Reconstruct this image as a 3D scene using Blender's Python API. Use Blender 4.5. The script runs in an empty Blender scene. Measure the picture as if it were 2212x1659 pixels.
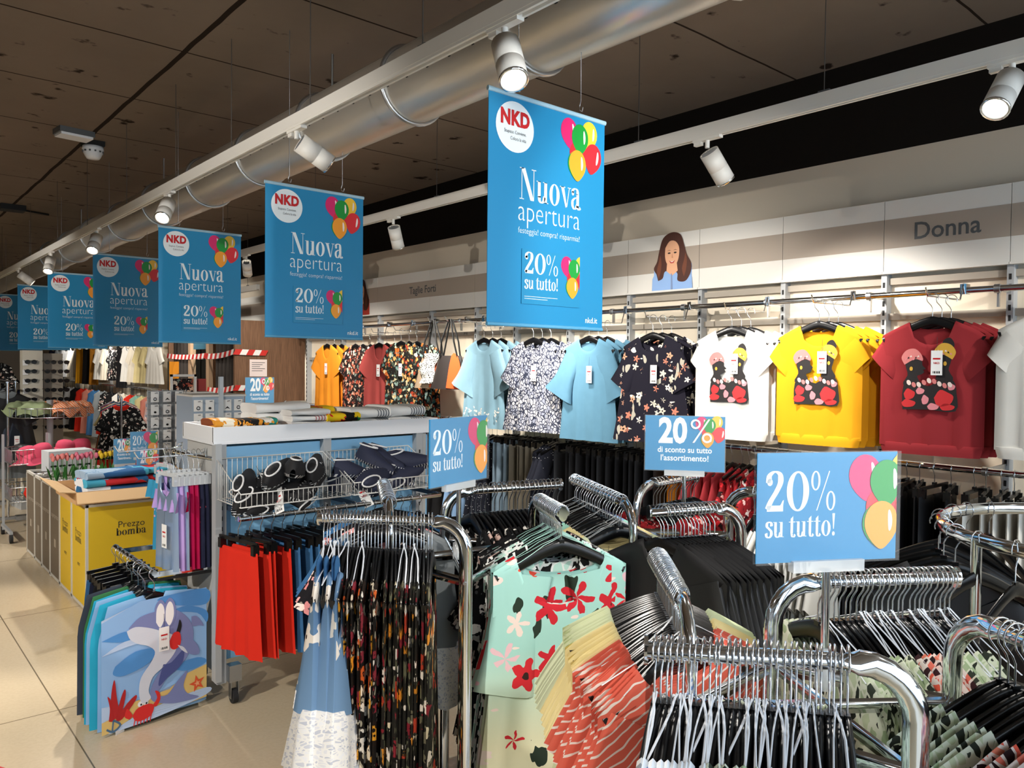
import bpy, math, random
from mathutils import Vector, Matrix
from mathutils.geometry import tessellate_polygon
S = bpy.context.scene
COL = S.collection
PI = math.pi
sin, cos, rad = math.sin, math.cos, math.radians

# ---------------------------------------------------------------- camera
def make_camera():
    f_px, yaw, pitch, roll, W = 1680.356, rad(40.805), rad(-1.402), rad(0.5685), 2212
    f = Vector((sin(yaw)*cos(pitch), cos(yaw)*cos(pitch), sin(pitch)))
    r = Vector((cos(yaw), -sin(yaw), 0)); u = r.cross(f)
    r2 = r*cos(roll)+u*sin(roll); u2 = -r*sin(roll)+u*cos(roll)
    cd = bpy.data.cameras.new('camera'); cam = bpy.data.objects.new('camera', cd); COL.objects.link(cam)
    cd.sensor_fit = 'HORIZONTAL'; cd.sensor_width = 36; cd.lens = 36*f_px/W; cd.clip_start = .02
    m = Matrix((r2, u2, -f)).transposed().to_4x4(); m.translation = (0, 0, 1.65)
    cam.matrix_world = m; S.camera = cam
make_camera()
# ---------------------------------------------------------------- world, daylight, exposure
S.view_settings.view_transform = 'Standard'; S.view_settings.look = 'None'
S.view_settings.gamma = 1; S.view_settings.use_curve_mapping = False
S.view_settings.exposure = 0.25
S.cycles.max_bounces = 8; S.cycles.diffuse_bounces = 3; S.cycles.glossy_bounces = 4; S.cycles.transparent_max_bounces = 8
wd = bpy.data.worlds.new('daylight'); S.world = wd; wd.use_nodes = True
wd.node_tree.nodes['Background'].inputs[0].default_value = (.55, .75, 1, 1)
wd.node_tree.nodes['Background'].inputs[1].default_value = 1.2
def area(name, loc, rot, sx, sy, watts, col):
    l = bpy.data.lights.new(name, 'AREA'); l.shape = 'RECTANGLE'; l.size = sx; l.size_y = sy; l.energy = watts; l.color = col
    o = bpy.data.objects.new(name, l); COL.objects.link(o); o.location = loc; o.rotation_euler = rot
# daylight entering through the shop window behind the photographer
area('window_daylight', (1.2, -3.2, 1.75), (rad(82), 0, 0), 6.4, 2.7, 125, (.80, .91, 1))
# ---------------------------------------------------------------- materials
def lin(h):
    h = h.lstrip('#'); out = []
    for i in (0, 2, 4):
        c = int(h[i:i+2], 16)/255; out.append(c/12.92 if c <= .04045 else ((c+.055)/1.055)**2.4)
    return (*out, 1)
MATS = {}
def M(name, hx='808080', rough=.6, metal=0., emit=0, trans=0, spec=.5, alpha=1):
    if name in MATS: return MATS[name]
    m = bpy.data.materials.new(name); m.use_nodes = True; b = m.node_tree.nodes['Principled BSDF']
    c = lin(hx); b.inputs['Base Color'].default_value = c; b.inputs['Roughness'].default_value = rough
    b.inputs['Metallic'].default_value = metal; b.inputs['Specular IOR Level'].default_value = spec
    if emit: b.inputs['Emission Color'].default_value = c; b.inputs['Emission Strength'].default_value = emit
    if trans: b.inputs['Transmission Weight'].default_value = trans
    if alpha < 1: b.inputs['Alpha'].default_value = alpha
    m.diffuse_color = c; MATS[name] = m; return m
class NT:                                             # tiny node-tree writer
    def __init__(s, name, rough=.85, metal=0, spec=.3):
        s.m = M(name, '808080', rough, metal, spec=spec); s.t = s.m.node_tree; s.b = s.t.nodes['Principled BSDF']
        tc = s.n('ShaderNodeTexCoord'); s.co = tc.outputs['Object']
    def n(s, typ, **kw):
        x = s.t.nodes.new(typ)
        for k, v in kw.items(): setattr(x, k, v)
        return x
    def l(s, a, b): s.t.links.new(a, b)
    def inp(s, node, i, v):
        if isinstance(v, bpy.types.NodeSocket): s.l(v, node.inputs[i])
        else: node.inputs[i].default_value = v
    def rnd(s):
        oi = s.n('ShaderNodeObjectInfo'); v = s.n('ShaderNodeVectorMath', operation='SCALE'); cb = s.n('ShaderNodeCombineXYZ')
        for i in range(3): s.l(oi.outputs['Random'], cb.inputs[i])
        s.l(cb.outputs[0], v.inputs[0]); v.inputs['Scale'].default_value = 7.3
        a = s.n('ShaderNodeVectorMath', operation='ADD'); s.l(s.co, a.inputs[0]); s.l(v.outputs[0], a.inputs[1]); s.co = a.outputs[0]
    def scale(s, x, y, z, co=None):
        v = s.n('ShaderNodeVectorMath', operation='MULTIPLY'); s.l(co or s.co, v.inputs[0]); v.inputs[1].default_value = (x, y, z); return v.outputs[0]
    def noise(s, sc, det=3, co=None, rough=.5):
        x = s.n('ShaderNodeTexNoise'); s.l(co or s.co, x.inputs['Vector']); x.inputs['Scale'].default_value = sc
        x.inputs['Detail'].default_value = det; x.inputs['Roughness'].default_value = rough; return x
    def distort(s, sc, amt, co=None):
        nz = s.noise(sc, 2, co); a = s.n('ShaderNodeVectorMath', operation='MULTIPLY_ADD')
        s.l(nz.outputs['Color'], a.inputs[0]); a.inputs[1].default_value = (amt,)*3; s.l(co or s.co, a.inputs[2]); return a.outputs[0]
    def vor(s, sc, co=None, feat='F1', rnd=1):
        x = s.n('ShaderNodeTexVoronoi', feature=feat); s.l(co or s.co, x.inputs['Vector']); x.inputs['Scale'].default_value = sc
        x.inputs['Randomness'].default_value = rnd; return x
    def ramp(s, f, stops, const=True):
        x = s.n('ShaderNodeValToRGB'); cr = x.color_ramp; cr.interpolation = 'CONSTANT' if const else 'LINEAR'
        while len(cr.elements) < len(stops): cr.elements.new(.5)
        for e, (p, h) in zip(cr.elements, stops): e.position = p; e.color = lin(h) if isinstance(h, str) else (h, h, h, 1)
        s.l(f, x.inputs[0]); return x.outputs[0]
    def mix(s, f, a, b):
        x = s.n('ShaderNodeMix', data_type='RGBA'); s.inp(x, 0, f); s.inp(x, 6, lin(a) if isinstance(a, str) else a); s.inp(x, 7, lin(b) if isinstance(b, str) else b)
        return x.outputs[2]
    def less(s, v, th):
        x = s.n('ShaderNodeMath', operation='LESS_THAN'); s.l(v, x.inputs[0]); x.inputs[1].default_value = th; return x.outputs[0]
    def sep(s, v): x = s.n('ShaderNodeSeparateXYZ'); s.l(v, x.inputs[0]); return x.outputs
    def bump(s, h, st=.3, d=.01):
        x = s.n('ShaderNodeBump'); x.inputs['Strength'].default_value = st; x.inputs['Distance'].default_value = d; s.l(h, x.inputs['Height']); s.l(x.outputs[0], s.b.inputs['Normal'])
    def out(s, c): s.inp(s.b, 'Base Color', lin(c) if isinstance(c, str) else c); return s.m
def cloth(name, hx, rough=.9, var=.82, sc=9):
    if name in MATS: return MATS[name]
    t = NT(name, rough, spec=.15 if rough > .6 else .5); nz = t.noise(sc, 4); c = lin(hx); d = tuple(x*var for x in c[:3])+(1,)
    return t.out(t.mix(nz.outputs[0], c, d))
def floral(name, base, cols, leaf, sc=14, size=.34, lsize=.3, dist=.05):
    if name in MATS: return MATS[name]
    t = NT(name, .85, spec=.2); t.rnd(); co = t.scale(1, .15, 1); cd = t.distort(34, dist, co)
    v2 = t.vor(sc*1.5, t.distort(22, dist*1.6, t.scale(1, .15, .55)))
    c = t.mix(t.less(v2.outputs[0], lsize), base, leaf)
    v = t.vor(sc, cd); st = [(i/len(cols), h) for i, h in enumerate(cols)]
    fc = t.ramp(t.sep(v.outputs['Color'])[0], st)
    c = t.mix(t.less(v.outputs[0], size), c, fc)
    c = t.mix(t.less(v.outputs[0], size*.28), c, cols[-1])
    return t.out(c)
def petals(name, base, base2, cols, leaf, sc=8, size=.36, lsc=13, lsize=.16, zr=(-.3, -.7), npet=5):
    if name in MATS: return MATS[name]          # large five-petalled flowers and leaf sprays
    t = NT(name, .85, spec=.2); z = t.sep(t.co)[2]; mr = t.n('ShaderNodeMapRange'); t.l(z, mr.inputs[0]); mr.inputs[1].default_value = zr[0]; mr.inputs[2].default_value = zr[1]
    c = t.mix(mr.outputs[0], base, base2); t.rnd(); co = t.scale(1, .25, 1)
    vl = t.vor(lsc, t.distort(16, .09, t.scale(1, .25, .45))); c = t.mix(t.less(vl.outputs[0], lsize), c, leaf); vk = t.vor(lsc*.8, t.distort(20, .07, t.scale(.5, .25, 1))); c = t.mix(t.less(vk.outputs[0], lsize*.7), c, cols[-1])
    cd = t.distort(26, .022, co); v = t.vor(sc, cd); df = t.n('ShaderNodeVectorMath', operation='SUBTRACT'); t.l(cd, df.inputs[0]); t.l(v.outputs['Position'], df.inputs[1])
    X = t.sep(df.outputs[0]); an = t.n('ShaderNodeMath', operation='ARCTAN2'); t.l(X[0], an.inputs[0]); t.l(X[2], an.inputs[1])
    mu = t.n('ShaderNodeMath', operation='MULTIPLY'); t.l(an.outputs[0], mu.inputs[0]); mu.inputs[1].default_value = npet
    sn = t.n('ShaderNodeMath', operation='SINE'); t.l(mu.outputs[0], sn.inputs[0])
    r = t.n('ShaderNodeMath', operation='MULTIPLY_ADD'); t.l(sn.outputs[0], r.inputs[0]); r.inputs[1].default_value = size*.24; r.inputs[2].default_value = size*.76
    C = t.sep(v.outputs['Color']); rr = t.n('ShaderNodeMath', operation='MULTIPLY'); t.l(r.outputs[0], rr.inputs[0]); ms = t.n('ShaderNodeMapRange'); t.l(C[1], ms.inputs[0]); ms.inputs[3].default_value = .6; ms.inputs[4].default_value = 1.25; t.l(ms.outputs[0], rr.inputs[1])
    lt = t.n('ShaderNodeMath', operation='LESS_THAN'); t.l(v.outputs[0], lt.inputs[0]); t.l(rr.outputs[0], lt.inputs[1])
    fc = t.ramp(C[0], [(i/len(cols), h) for i, h in enumerate(cols)]); c = t.mix(lt.outputs[0], c, fc)
    return t.out(t.mix(t.less(v.outputs[0], size*.2), c, '3a2622'))
def cells(name, line, fills, sc=30, w=.09, stretch=(1, .15, 1), dist=.02):
    if name in MATS: return MATS[name]
    t = NT(name, .85, spec=.2); t.rnd(); co = t.distort(20, dist, t.scale(*stretch)); v = t.vor(sc, co, 'DISTANCE_TO_EDGE'); v1 = t.vor(sc, co)
    fc = t.ramp(t.sep(v1.outputs['Color'])[0], [(i/len(fills), h) for i, h in enumerate(fills)])
    return t.out(t.mix(t.less(v.outputs[0], w), fc, line))
def stripes(name, a, b, sc=22, duty=.35, dirn=(0, 0, 1), wob=.02):
    if name in MATS: return MATS[name]
    t = NT(name, .88, spec=.2); co = t.distort(9, wob); d = t.n('ShaderNodeVectorMath', operation='DOT_PRODUCT'); t.l(co, d.inputs[0]); d.inputs[1].default_value = tuple(x*sc for x in dirn)
    fr = t.n('ShaderNodeMath', operation='FRACT'); t.l(d.outputs['Value'], fr.inputs[0])
    return t.out(t.mix(t.less(fr.outputs[0], duty), b, a))
def dots(name, base, dot, sc=30, size=.22, rn=.5):
    if name in MATS: return MATS[name]
    t = NT(name, .88, spec=.2); v = t.vor(sc, t.scale(1, .15, 1), rnd=rn)
    return t.out(t.mix(t.less(v.outputs[0], size), base, dot))
# plain
CHROME = M('chrome', 'e6eaee', .09, 1); WIRE = M('bright_wire', 'd5d8dc', .22, 1); WWIRE = M('white_wire', 'd8d8d5', .4); STEEL = M('brushed_steel', 'b9bcbf', .35, 1)
BLACKP = M('black_plastic', '0c0c0e', .3); BLACKM = M('black_matte', '101010', .7); RUBBER = M('rubber', '202022', .7)
WHITE = M('white_paint', 'e2dfd8', .5); WHITEP = M('white_plastic', 'e9ebee', .4); GREYP = M('grey_paint', 'a9acae', .45, spec=.4)
DGREY = M('dark_grey_paint', '55585a', .5); CREAM = M('cream_panel', 'e9ddc8', .6); TAUPE = M('taupe_band', 'ab9e90', .6)
PBLUE = M('pale_blue_panel', '86bfe6', .5); BROWN = M('bin_brown', '6d6152', .6); YEL = M('bin_yellow', 'd8b41c', .5)
PAPER = M('paper', 'f4f4f2', .7); INK = M('ink', '2b2b2b', .7); RED = M('logo_red', 'c4161c', .5); SKYB = M('poster_blue', '1b86ba', .42)
SKYB2 = M('poster_blue_dark', '1f86b6', .4); PALE = M('poster_white', 'e8f1f5', .5); TAGW = M('tag_white', 'f2f2f0', .55)
ACRYL = M('acrylic', 'ffffff', .06, alpha=.05); LAMPON = M('lamp_glow', 'fff6e8', .3, 0, 14)
# ---------------------------------------------------------------- mesh builder
class MB:
    def __init__(s): s.v, s.f, s.m, s.s = [], [], [], []
    def add(s, vs, fs, mi=0, sm=False):
        o = len(s.v); s.v += [tuple(v) for v in vs]
        for f in fs: s.f.append(tuple(i+o for i in f)); s.m.append(mi); s.s.append(sm)
    def box(s, c, d, mi=0, rz=0, bev=0):
        hx, hy, hz = d[0]/2, d[1]/2, d[2]/2; vs = []
        for z in (-hz, hz):
            for x, y in ((-hx, -hy), (hx, -hy), (hx, hy), (-hx, hy)):
                vs.append((c[0]+x*cos(rz)-y*sin(rz), c[1]+x*sin(rz)+y*cos(rz), c[2]+z))
        s.add(vs, [(3, 2, 1, 0), (4, 5, 6, 7), (0, 1, 5, 4), (1, 2, 6, 5), (2, 3, 7, 6), (3, 0, 4, 7)], mi); return s
    def tube(s, path, rx, ry=None, n=8, mi=0, cap=True, up=(0, 0, 1), closed=False, sm=True):
        P = [Vector(p) for p in path]; L = len(P); up = Vector(up); vs = []
        for i, p in enumerate(P):
            a = P[(i-1) % L] if (i > 0 or closed) else p; b = P[(i+1) % L] if (i < L-1 or closed) else p
            t = (b-a).normalized(); sd = t.cross(up)
            if sd.length < 1e-3: sd = t.cross(Vector((1, .01, 0)))
            sd.normalize(); w = sd.cross(t)
            r1 = rx[i] if isinstance(rx, (list, tuple)) else rx
            r2 = (ry[i] if isinstance(ry, (list, tuple)) else ry) if ry is not None else r1
            for k in range(n): vs.append(p+sd*r1*cos(2*PI*k/n)+w*r2*sin(2*PI*k/n))
        fs = [(i*n+k, i*n+(k+1) % n, ((i+1) % L)*n+(k+1) % n, ((i+1) % L)*n+k) for i in range(L if closed else L-1) for k in range(n)]
        s.add(vs, fs, mi, sm)
        if cap and not closed: s.add(vs[:n], [tuple(range(n))[::-1]], mi); s.add(vs[-n:], [tuple(range(n))], mi)
        return s
    def lathe(s, prof, n=20, c=(0, 0, 0), mi=0, sm=True):
        vs = [(c[0]+r*cos(2*PI*k/n), c[1]+r*sin(2*PI*k/n), c[2]+z) for r, z in prof for k in range(n)]
        s.add(vs, [(i*n+k, i*n+(k+1) % n, (i+1)*n+(k+1) % n, (i+1)*n+k) for i in range(len(prof)-1) for k in range(n)], mi, sm)
        return s
    def grid(s, fn, nu, nv, mi=0, sm=True, wrap=False):
        vs = [fn(i/nu, j/nv) for j in range(nv+1) for i in range(nu+1)]; w = nu+1
        s.add(vs, [(j*w+i, j*w+i+1, (j+1)*w+i+1, (j+1)*w+i) for j in range(nv) for i in range(nu)], mi, sm); return s
    def poly(s, pts, mi=0, y=0., fn=None):            # flat outline in the xz plane facing -y
        vs = [Vector((p[0], p[1], 0)) for p in pts]; tr = tessellate_polygon([vs]); o = []
        for t in tr:
            a, b, c = (vs[i] for i in t); cr = (b-a).cross(c-a).z
            if abs(cr) > 1e-12: o.append(t if cr > 0 else t[::-1])
        s.add([((p[0], y, p[1]) if not fn else fn(p[0], p[1], y)) for p in pts], o, mi); return s
    def rect(s, x0, z0, x1, z1, mi=0, y=0.): return s.poly([(x0, z0), (x1, z0), (x1, z1), (x0, z1)], mi, y)
    def ell(s, cx, cz, rx, rz, mi=0, y=0., n=24, a=0, fn=None):
        return s.poly([(cx+rx*cos(t)*cos(a)-rz*sin(t)*sin(a), cz+rx*cos(t)*sin(a)+rz*sin(t)*cos(a)) for t in (2*PI*k/n for k in range(n))], mi, y, fn)
    def polys(s, L, mi=0, y=0., ox=0, oz=0, sc=1, fn=None):
        for p in L: s.poly([(ox+a*sc, oz+b*sc) for a, b in p], mi, y, fn)
        return s
    def merge(s, o, mi=0, mat=None):
        s.add([(mat @ Vector(v)) if mat else v for v in o.v], [], mi); off = len(s.v)-len(o.v)
        for f, m, sm in zip(o.f, o.m, o.s): s.f.append(tuple(i+off for i in f)); s.m.append(m+mi); s.s.append(sm)
        return s
    def mesh(s, name, mats):
        me = bpy.data.meshes.new(name); me.from_pydata(s.v, [], s.f)
        for m in (mats if isinstance(mats, (list, tuple)) else [mats]): me.materials.append(m)
        me.polygons.foreach_set('material_index', s.m); me.polygons.foreach_set('use_smooth', s.s); me.update(); return me
    def build(s, name, mats, parent=None, loc=(0, 0, 0), rz=0):
        return obj(name, s.mesh(name, mats), parent, loc, rz)
def obj(name, data, parent=None, loc=(0, 0, 0), rz=0):
    o = bpy.data.objects.new(name, data); COL.objects.link(o); o.location = loc; o.rotation_euler = (0, 0, rz)
    if parent: o.parent = parent
    return o
def thing(name, label, cat, loc=(0, 0, 0), rz=0, group=None):
    return tag(obj(name, None, None, loc, rz), label, cat, group)
def tag(o, label=None, cat=None, group=None, kind=None):
    for k, v in (('label', label), ('category', cat), ('group', group), ('kind', kind)):
        if v: o[k] = v
    return o
def struct(o): o['kind'] = 'structure'; return o
KIDS = {}
def dup(root, label, loc, rz=0, group=None):
    if root not in KIDS: KIDS[root] = [c for c in root.children]
    r = root.copy(); COL.objects.link(r); r.location = loc; r.rotation_euler = (0, 0, rz); r['label'] = label
    if group: r['group'] = group
    def kids(src, dst):
        if src not in KIDS: KIDS[src] = list(src.children)
        for ch in KIDS[src]:
            if ch.type == 'LIGHT': continue
            c = ch.copy(); COL.objects.link(c); c.parent = dst; kids(ch, c)
    kids(root, r); return r
ONES = 'zeroth first second third fourth fifth sixth seventh eighth ninth tenth eleventh twelfth thirteenth fourteenth fifteenth sixteenth seventeenth eighteenth nineteenth'.split()
TENS = {2: 'twent', 3: 'thirt', 4: 'fort', 5: 'fift', 6: 'sixt'}
def nth(n):
    if n < 20: return ONES[n]
    t, u = divmod(n, 10); return TENS[t]+'ieth' if u == 0 else TENS[t]+'y-'+ONES[u]
# ---------------------------------------------------------------- lettering
_tc = {}
def sans(txt, size, off=0., xs=1., align='LEFT', sp=1.):
    k = (txt, off, sp)
    if k not in _tc:
        cu = bpy.data.curves.new('lettering', 'FONT'); cu.body = txt; cu.size = 1; cu.offset = off; cu.resolution_u = 3; cu.space_character = sp
        o = bpy.data.objects.new('lettering', cu); COL.objects.link(o); dg = bpy.context.evaluated_depsgraph_get(); dg.update()
        me = bpy.data.meshes.new_from_object(o.evaluated_get(dg))
        _tc[k] = ([(v.co.x, v.co.y) for v in me.vertices], [tuple(p.vertices) for p in me.polygons])
        bpy.data.objects.remove(o); bpy.data.curves.remove(cu); bpy.data.meshes.remove(me)
    vs, fs = _tc[k]; mx = max((v[0] for v in vs), default=0); mn = min((v[0] for v in vs), default=0)
    sh = {'LEFT': -mn, 'CENTER': -(mx+mn)/2, 'RIGHT': -mx}[align]
    return [((x+sh)*size*xs, y*size) for x, y in vs], fs
def put(mb, t, x, z, mi, y=0., width=None, fn=None):
    vs, fs = t
    if width:
        xs = [v[0] for v in vs]; k = width/(max(xs)-min(xs)); vs = [(v[0]*k, v[1]) for v in vs]
    mb.add([((x+a, y, z+b) if not fn else fn(x+a, z+b, y)) for a, b in vs], fs, mi)
def cat(P, k=6):
    P = [P[0]]+list(P)+[P[-1]]; o = []
    for i in range(1, len(P)-2):
        p0, p1, p2, p3 = P[i-1:i+3]
        for j in range(k):
            t = j/k; o.append(tuple(.5*(2*p1[d]+(p2[d]-p0[d])*t+(2*p0[d]-5*p1[d]+4*p2[d]-p3[d])*t*t+(3*p1[d]-p0[d]-3*p2[d]+p3[d])*t**3) for d in range(len(p1))))
    o.append(tuple(P[-2])); return o
def nib(P, thick=.17, thin=.03):
    Q = cat(P); L, R = [], []
    for i in range(len(Q)):
        a, b = Q[max(0, i-1)], Q[min(len(Q)-1, i+1)]; tx, ty = b[0]-a[0], b[1]-a[1]; n = math.hypot(tx, ty) or 1; tx /= n; ty /= n
        w = (thin+(thick-thin)*abs(ty)**1.5)/2; L.append((Q[i][0]-ty*w, Q[i][1]+tx*w)); R.append((Q[i][0]+ty*w, Q[i][1]-tx*w))
    return [[L[i], R[i], R[i+1], L[i+1]] for i in range(len(Q)-1)]
def band(P, w):                                       # even ribbon along a path
    return nib(P, w, w)
def ring(cx, cz, ox, oz, ix, iz, n=28):
    pt = lambda a, rx, rz: (cx+rx*cos(a), cz+rz*sin(a))
    return [[pt(2*PI*k/n, ix, iz), pt(2*PI*k/n, ox, oz), pt(2*PI*(k+1)/n, ox, oz), pt(2*PI*(k+1)/n, ix, iz)] for k in range(n)]
def bx(x0, z0, x1, z1): return [[(x0, z0), (x1, z0), (x1, z1), (x0, z1)]]
def disc(cx, cz, r): return [[(cx+r*cos(2*PI*k/14), cz+r*sin(2*PI*k/14)) for k in range(14)]]
G = {
 'N': (1.0, bx(.11, 0, .145, 1)+bx(0, 0, .26, .028)+bx(0, .972, .25, 1)+[[(.10, 1), (.64, 0), (.86, 0), (.32, 1)]]+bx(.82, 0, .855, 1)+bx(.70, .972, .97, 1)),
 'u': (.76, bx(.08, .16, .25, .68)+bx(0, .655, .25, .68)+nib([(.165, .2), (.19, .07), (.30, .005), (.42, .06), (.49, .2)], .17, .04)+bx(.47, 0, .64, .68)+bx(.39, .655, .64, .68)+bx(.47, 0, .73, .026)),
 'o': (.72, ring(.35, .34, .32, .355, .135, .325)),
 'v': (.68, [[(.03, .68), (.23, .68), (.43, 0), (.34, 0)], [(.56, .68), (.60, .68), (.43, 0), (.385, 0)]]+bx(-.02, .655, .31, .68)+bx(.47, .655, .69, .68)),
 'a': (.66, bx(.36, .06, .53, .52)+nib([(.445, .5), (.41, .64), (.28, .69), (.15, .64), (.1, .55)], .17, .035)+disc(.13, .53, .08)+nib([(.4, .40), (.24, .36), (.12, .27), (.11, .13), (.19, .02), (.3, .03), (.4, .15)], .15, .03)+nib([(.445, .12), (.49, .02), (.58, .03), (.63, .08)], .14, .04)),
 '2': (.68, nib([(.10, .72), (.13, .90), (.30, 1), (.47, .93), (.50, .74), (.38, .52), (.18, .26), (.06, .05)], .19, .04)+disc(.14, .74, .095)+bx(.05, 0, .6, .15)+[[(.5, .15), (.6, .15), (.625, .28), (.59, .28)]]),
 '0': (.84, ring(.42, .5, .385, .51, .185, .465)),
 '%': (.92, ring(.19, .76, .16, .25, .09, .215)+ring(.72, .24, .16, .25, .09, .215)+[[(.22, 0), (.255, 0), (.68, 1), (.645, 1)]]),
 's': (.54, nib([(.43, .50), (.40, .63), (.27, .68), (.14, .62), (.13, .49), (.27, .38), (.41, .26), (.41, .1), (.27, 0), (.12, .05), (.07, .19)], .19, .05)),
 't': (.48, bx(.12, .12, .29, .8)+[[(.12, .8), (.29, .8), (.29, .92)]]+bx(0, .645, .43, .68)+nib([(.205, .15), (.24, .03), (.35, .005), (.44, .1)], .16, .04)),
 '!': (.32, [[(.06, 1), (.24, 1), (.175, .3), (.125, .3)]]+disc(.15, .09, .095)),
 'b': (.76, bx(.09, 0, .26, 1)+bx(0, .974, .26, 1)+ring(.42, .34, .29, .355, .115, .32)),
 'm': (1.12, bx(.08, 0, .25, .68)+bx(0, .655, .25, .68)+sum([bx(x, 0, x+.17, .5)+nib([(x+.085, .48), (x+.06, .64), (x-.06, .685), (x-.17, .55)], .17, .035) for x in (.44, .80)], [])+sum([bx(x-.06, 0, x+.23, .026) for x in (.08, .44, .80)], [])),
 ' ': (.30, []),
}
def serif(txt):
    x = 0; L = []
    for ch in txt:
        w, P = G[ch]; L += [[(a+x, b) for a, b in p] for p in P]; x += w
    return L, x
def put_serif(mb, txt, x, z, width, h, mi, y=0., fn=None):
    L, w = serif(txt); kx = width/w
    for p in L: mb.poly([(x+a*kx, z+b*h) for a, b in p], mi, y, fn)
BAL = [M('balloon_pink', 'd8246c', .4), M('balloon_yellow', 'f2c53a', .4), M('balloon_green', '16953a', .4), M('balloon_red', 'dd2a34', .4), M('balloon_orange', 'f5a02c', .4), M('balloon_shine', 'f6e8e4', .4)]
def balloons(mb, x, z, s, base, y, e, clip=None):     # printed bunch of balloons; clip = right edge
    def b(cx, cz, r, mi, a, k):
        P = []
        for i in range(26):
            t = 2*PI*i/26; px, pz = r*.86*sin(t), r*cos(t)
            if pz < 0: px *= (1-.42*(pz/r)**2); pz *= 1.22
            qx, qz = px*cos(a)-pz*sin(a), px*sin(a)+pz*cos(a); X = x+(cx*1.14-.07+qx)*s
            P.append((min(X, clip) if clip else X, z+(cz+qz)*s))
        mb.poly(P, base+mi, y-e*k)
        P = []
        for i in range(12):
            t = 2*PI*i/12; px, pz = r*.11*sin(t)+r*.45, r*.5*cos(t)+r*.1; px -= .18*r*(pz/r)**2
            X = x+(cx*1.14-.07+px*cos(a)-pz*sin(a))*s; P.append((min(X, clip) if clip else X, z+(cz+px*sin(a)+pz*cos(a))*s))
        mb.poly(P, base+5, y-e*(k+.5))
    b(.30, .78, .23, 0, .12, 1); b(.64, .58, .17, 3, .3, 1); b(.72, .82, .22, 1, -.1, 2); b(.80, .44, .24, 3, -.18, 3); b(.52, .72, .23, 2, 0, 4)
    b(.46, .44, .2, 3, .1, 2); b(.44, .26, .22, 2, .1, 3); b(.47, .27, .235, 4, 0, 5)
# ================================================================ the setting
def floor_mat():
    t = NT('floor_slabs', .22, spec=.4); nz = t.noise(1.6, 5, rough=.6); nf = t.noise(60, 2)
    c = t.mix(nz.outputs[0], 'd6c5a7', 'c8b597'); c = t.mix(t.ramp(nf.outputs[0], [(.42, 0.), (.62, .35)], False), c, 'c3b092')
    X = t.sep(t.co)
    for ax, o in ((0, .766), (1, 4.14)):
        m = t.n('ShaderNodeMath', operation='ADD'); t.l(X[ax], m.inputs[0]); m.inputs[1].default_value = -o+1.685*20+.003
        d = t.n('ShaderNodeMath', operation='MODULO'); t.l(m.outputs[0], d.inputs[0]); d.inputs[1].default_value = 1.685
        c = t.mix(t.less(d.outputs[0], .006), c, '6d6049')
    return t.out(c)
def ceil_mat():
    t = NT('ceiling_slab', .9, spec=.1); nz = t.noise(.9, 5, rough=.65); n2 = t.noise(6, 4)
    c = t.mix(nz.outputs[0], '887a6d', '706357'); c = t.mix(t.ramp(n2.outputs[0], [(.28, 1.), (.34, 0.)], False), c, '2c231c')
    X = t.sep(t.distort(3, .02))
    for ax, o, w, p in ((0, 1.48, .03, 3.0), (1, 6.6, .014, 1.03)):
        m = t.n('ShaderNodeMath', operation='ADD'); t.l(X[ax], m.inputs[0]); m.inputs[1].default_value = -o+p*20+w/2
        d = t.n('ShaderNodeMath', operation='MODULO'); t.l(m.outputs[0], d.inputs[0]); d.inputs[1].default_value = p
        c = t.mix(t.less(d.outputs[0], w), c, '2a211a')
    return t.out(c)
def wood_mat():
    t = NT('brown_wood', .55, spec=.25); n1 = t.noise(3, 5, t.scale(9, 9, .7)); n2 = t.noise(22, 3, t.scale(8, 8, .35))
    c = t.mix(n1.outputs[0], '8d6a50', '6a4d3a'); return t.out(t.mix(t.ramp(n2.outputs[0], [(.4, 0.), (.65, .5)], False), c, '4f3a2b'))
FLOOR, CEIL, WOOD = floor_mat(), ceil_mat(), wood_mat()
DARKW = M('dark_wall_paint', '1d1916', .85, spec=.1); WALLC = cloth('cream_wall_paint', 'd9cdba', .7, .96, 2)
X0, X1, Y0, Y1, ZC = -4.5, 4.36, -3.4, 26.0, 3.38
def sbox(name, c, d, m): return struct(MB().box(c, d).build(name, m))
sbox('floor', ((X0+X1)/2, (Y0+Y1)/2, -.05), (X1-X0+.4, Y1-Y0+.4, .1), FLOOR)
sbox('ceiling', ((X0+X1)/2, (Y0+Y1)/2, ZC+.05), (X1-X0+.4, Y1-Y0+.4, .1), CEIL)
w = MB(); w.box((X1+.1, (Y0+Y1)/2, 1.42), (.2, Y1-Y0, 2.84), 0); w.box((X1+.1, (Y0+Y1)/2, 3.11), (.2, Y1-Y0, .54), 1)
struct(w.build('wall_right', [WALLC, DARKW]))
sbox('wall_left', (X0-.1, (Y0+Y1)/2, ZC/2), (.2, Y1-Y0, ZC), M('left_wall_paint', '9a8e7e', .8))
w = MB(); w.box(((X0+X1)/2, Y1+.1, 1.35), (X1-X0, .2, 2.7), 0); w.box(((X0+X1)/2, Y1+.1, 3.04), (X1-X0, .2, .68), 1)
struct(w.build('wall_back', [M('back_wall_paint', 'b5a999', .8), DARKW]))
w = MB()                                               # shopfront wall behind the photographer, open where the shop window is
w.box((X0+1.25, Y0, ZC/2), (2.5, .2, ZC)); w.box(((X0+X1)/2, Y0, 3.25), (X1-X0, .2, .26)); w.box(((X0+X1)/2, Y0, .15), (X1-X0, .2, .3))
for x in (-.4, 1.2, 2.8): w.box((x, Y0, 1.7), (.07, .14, 2.9))
struct(w.build('wall_front', M('shopfront_frame', '6d6a66', .6)))
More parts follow.
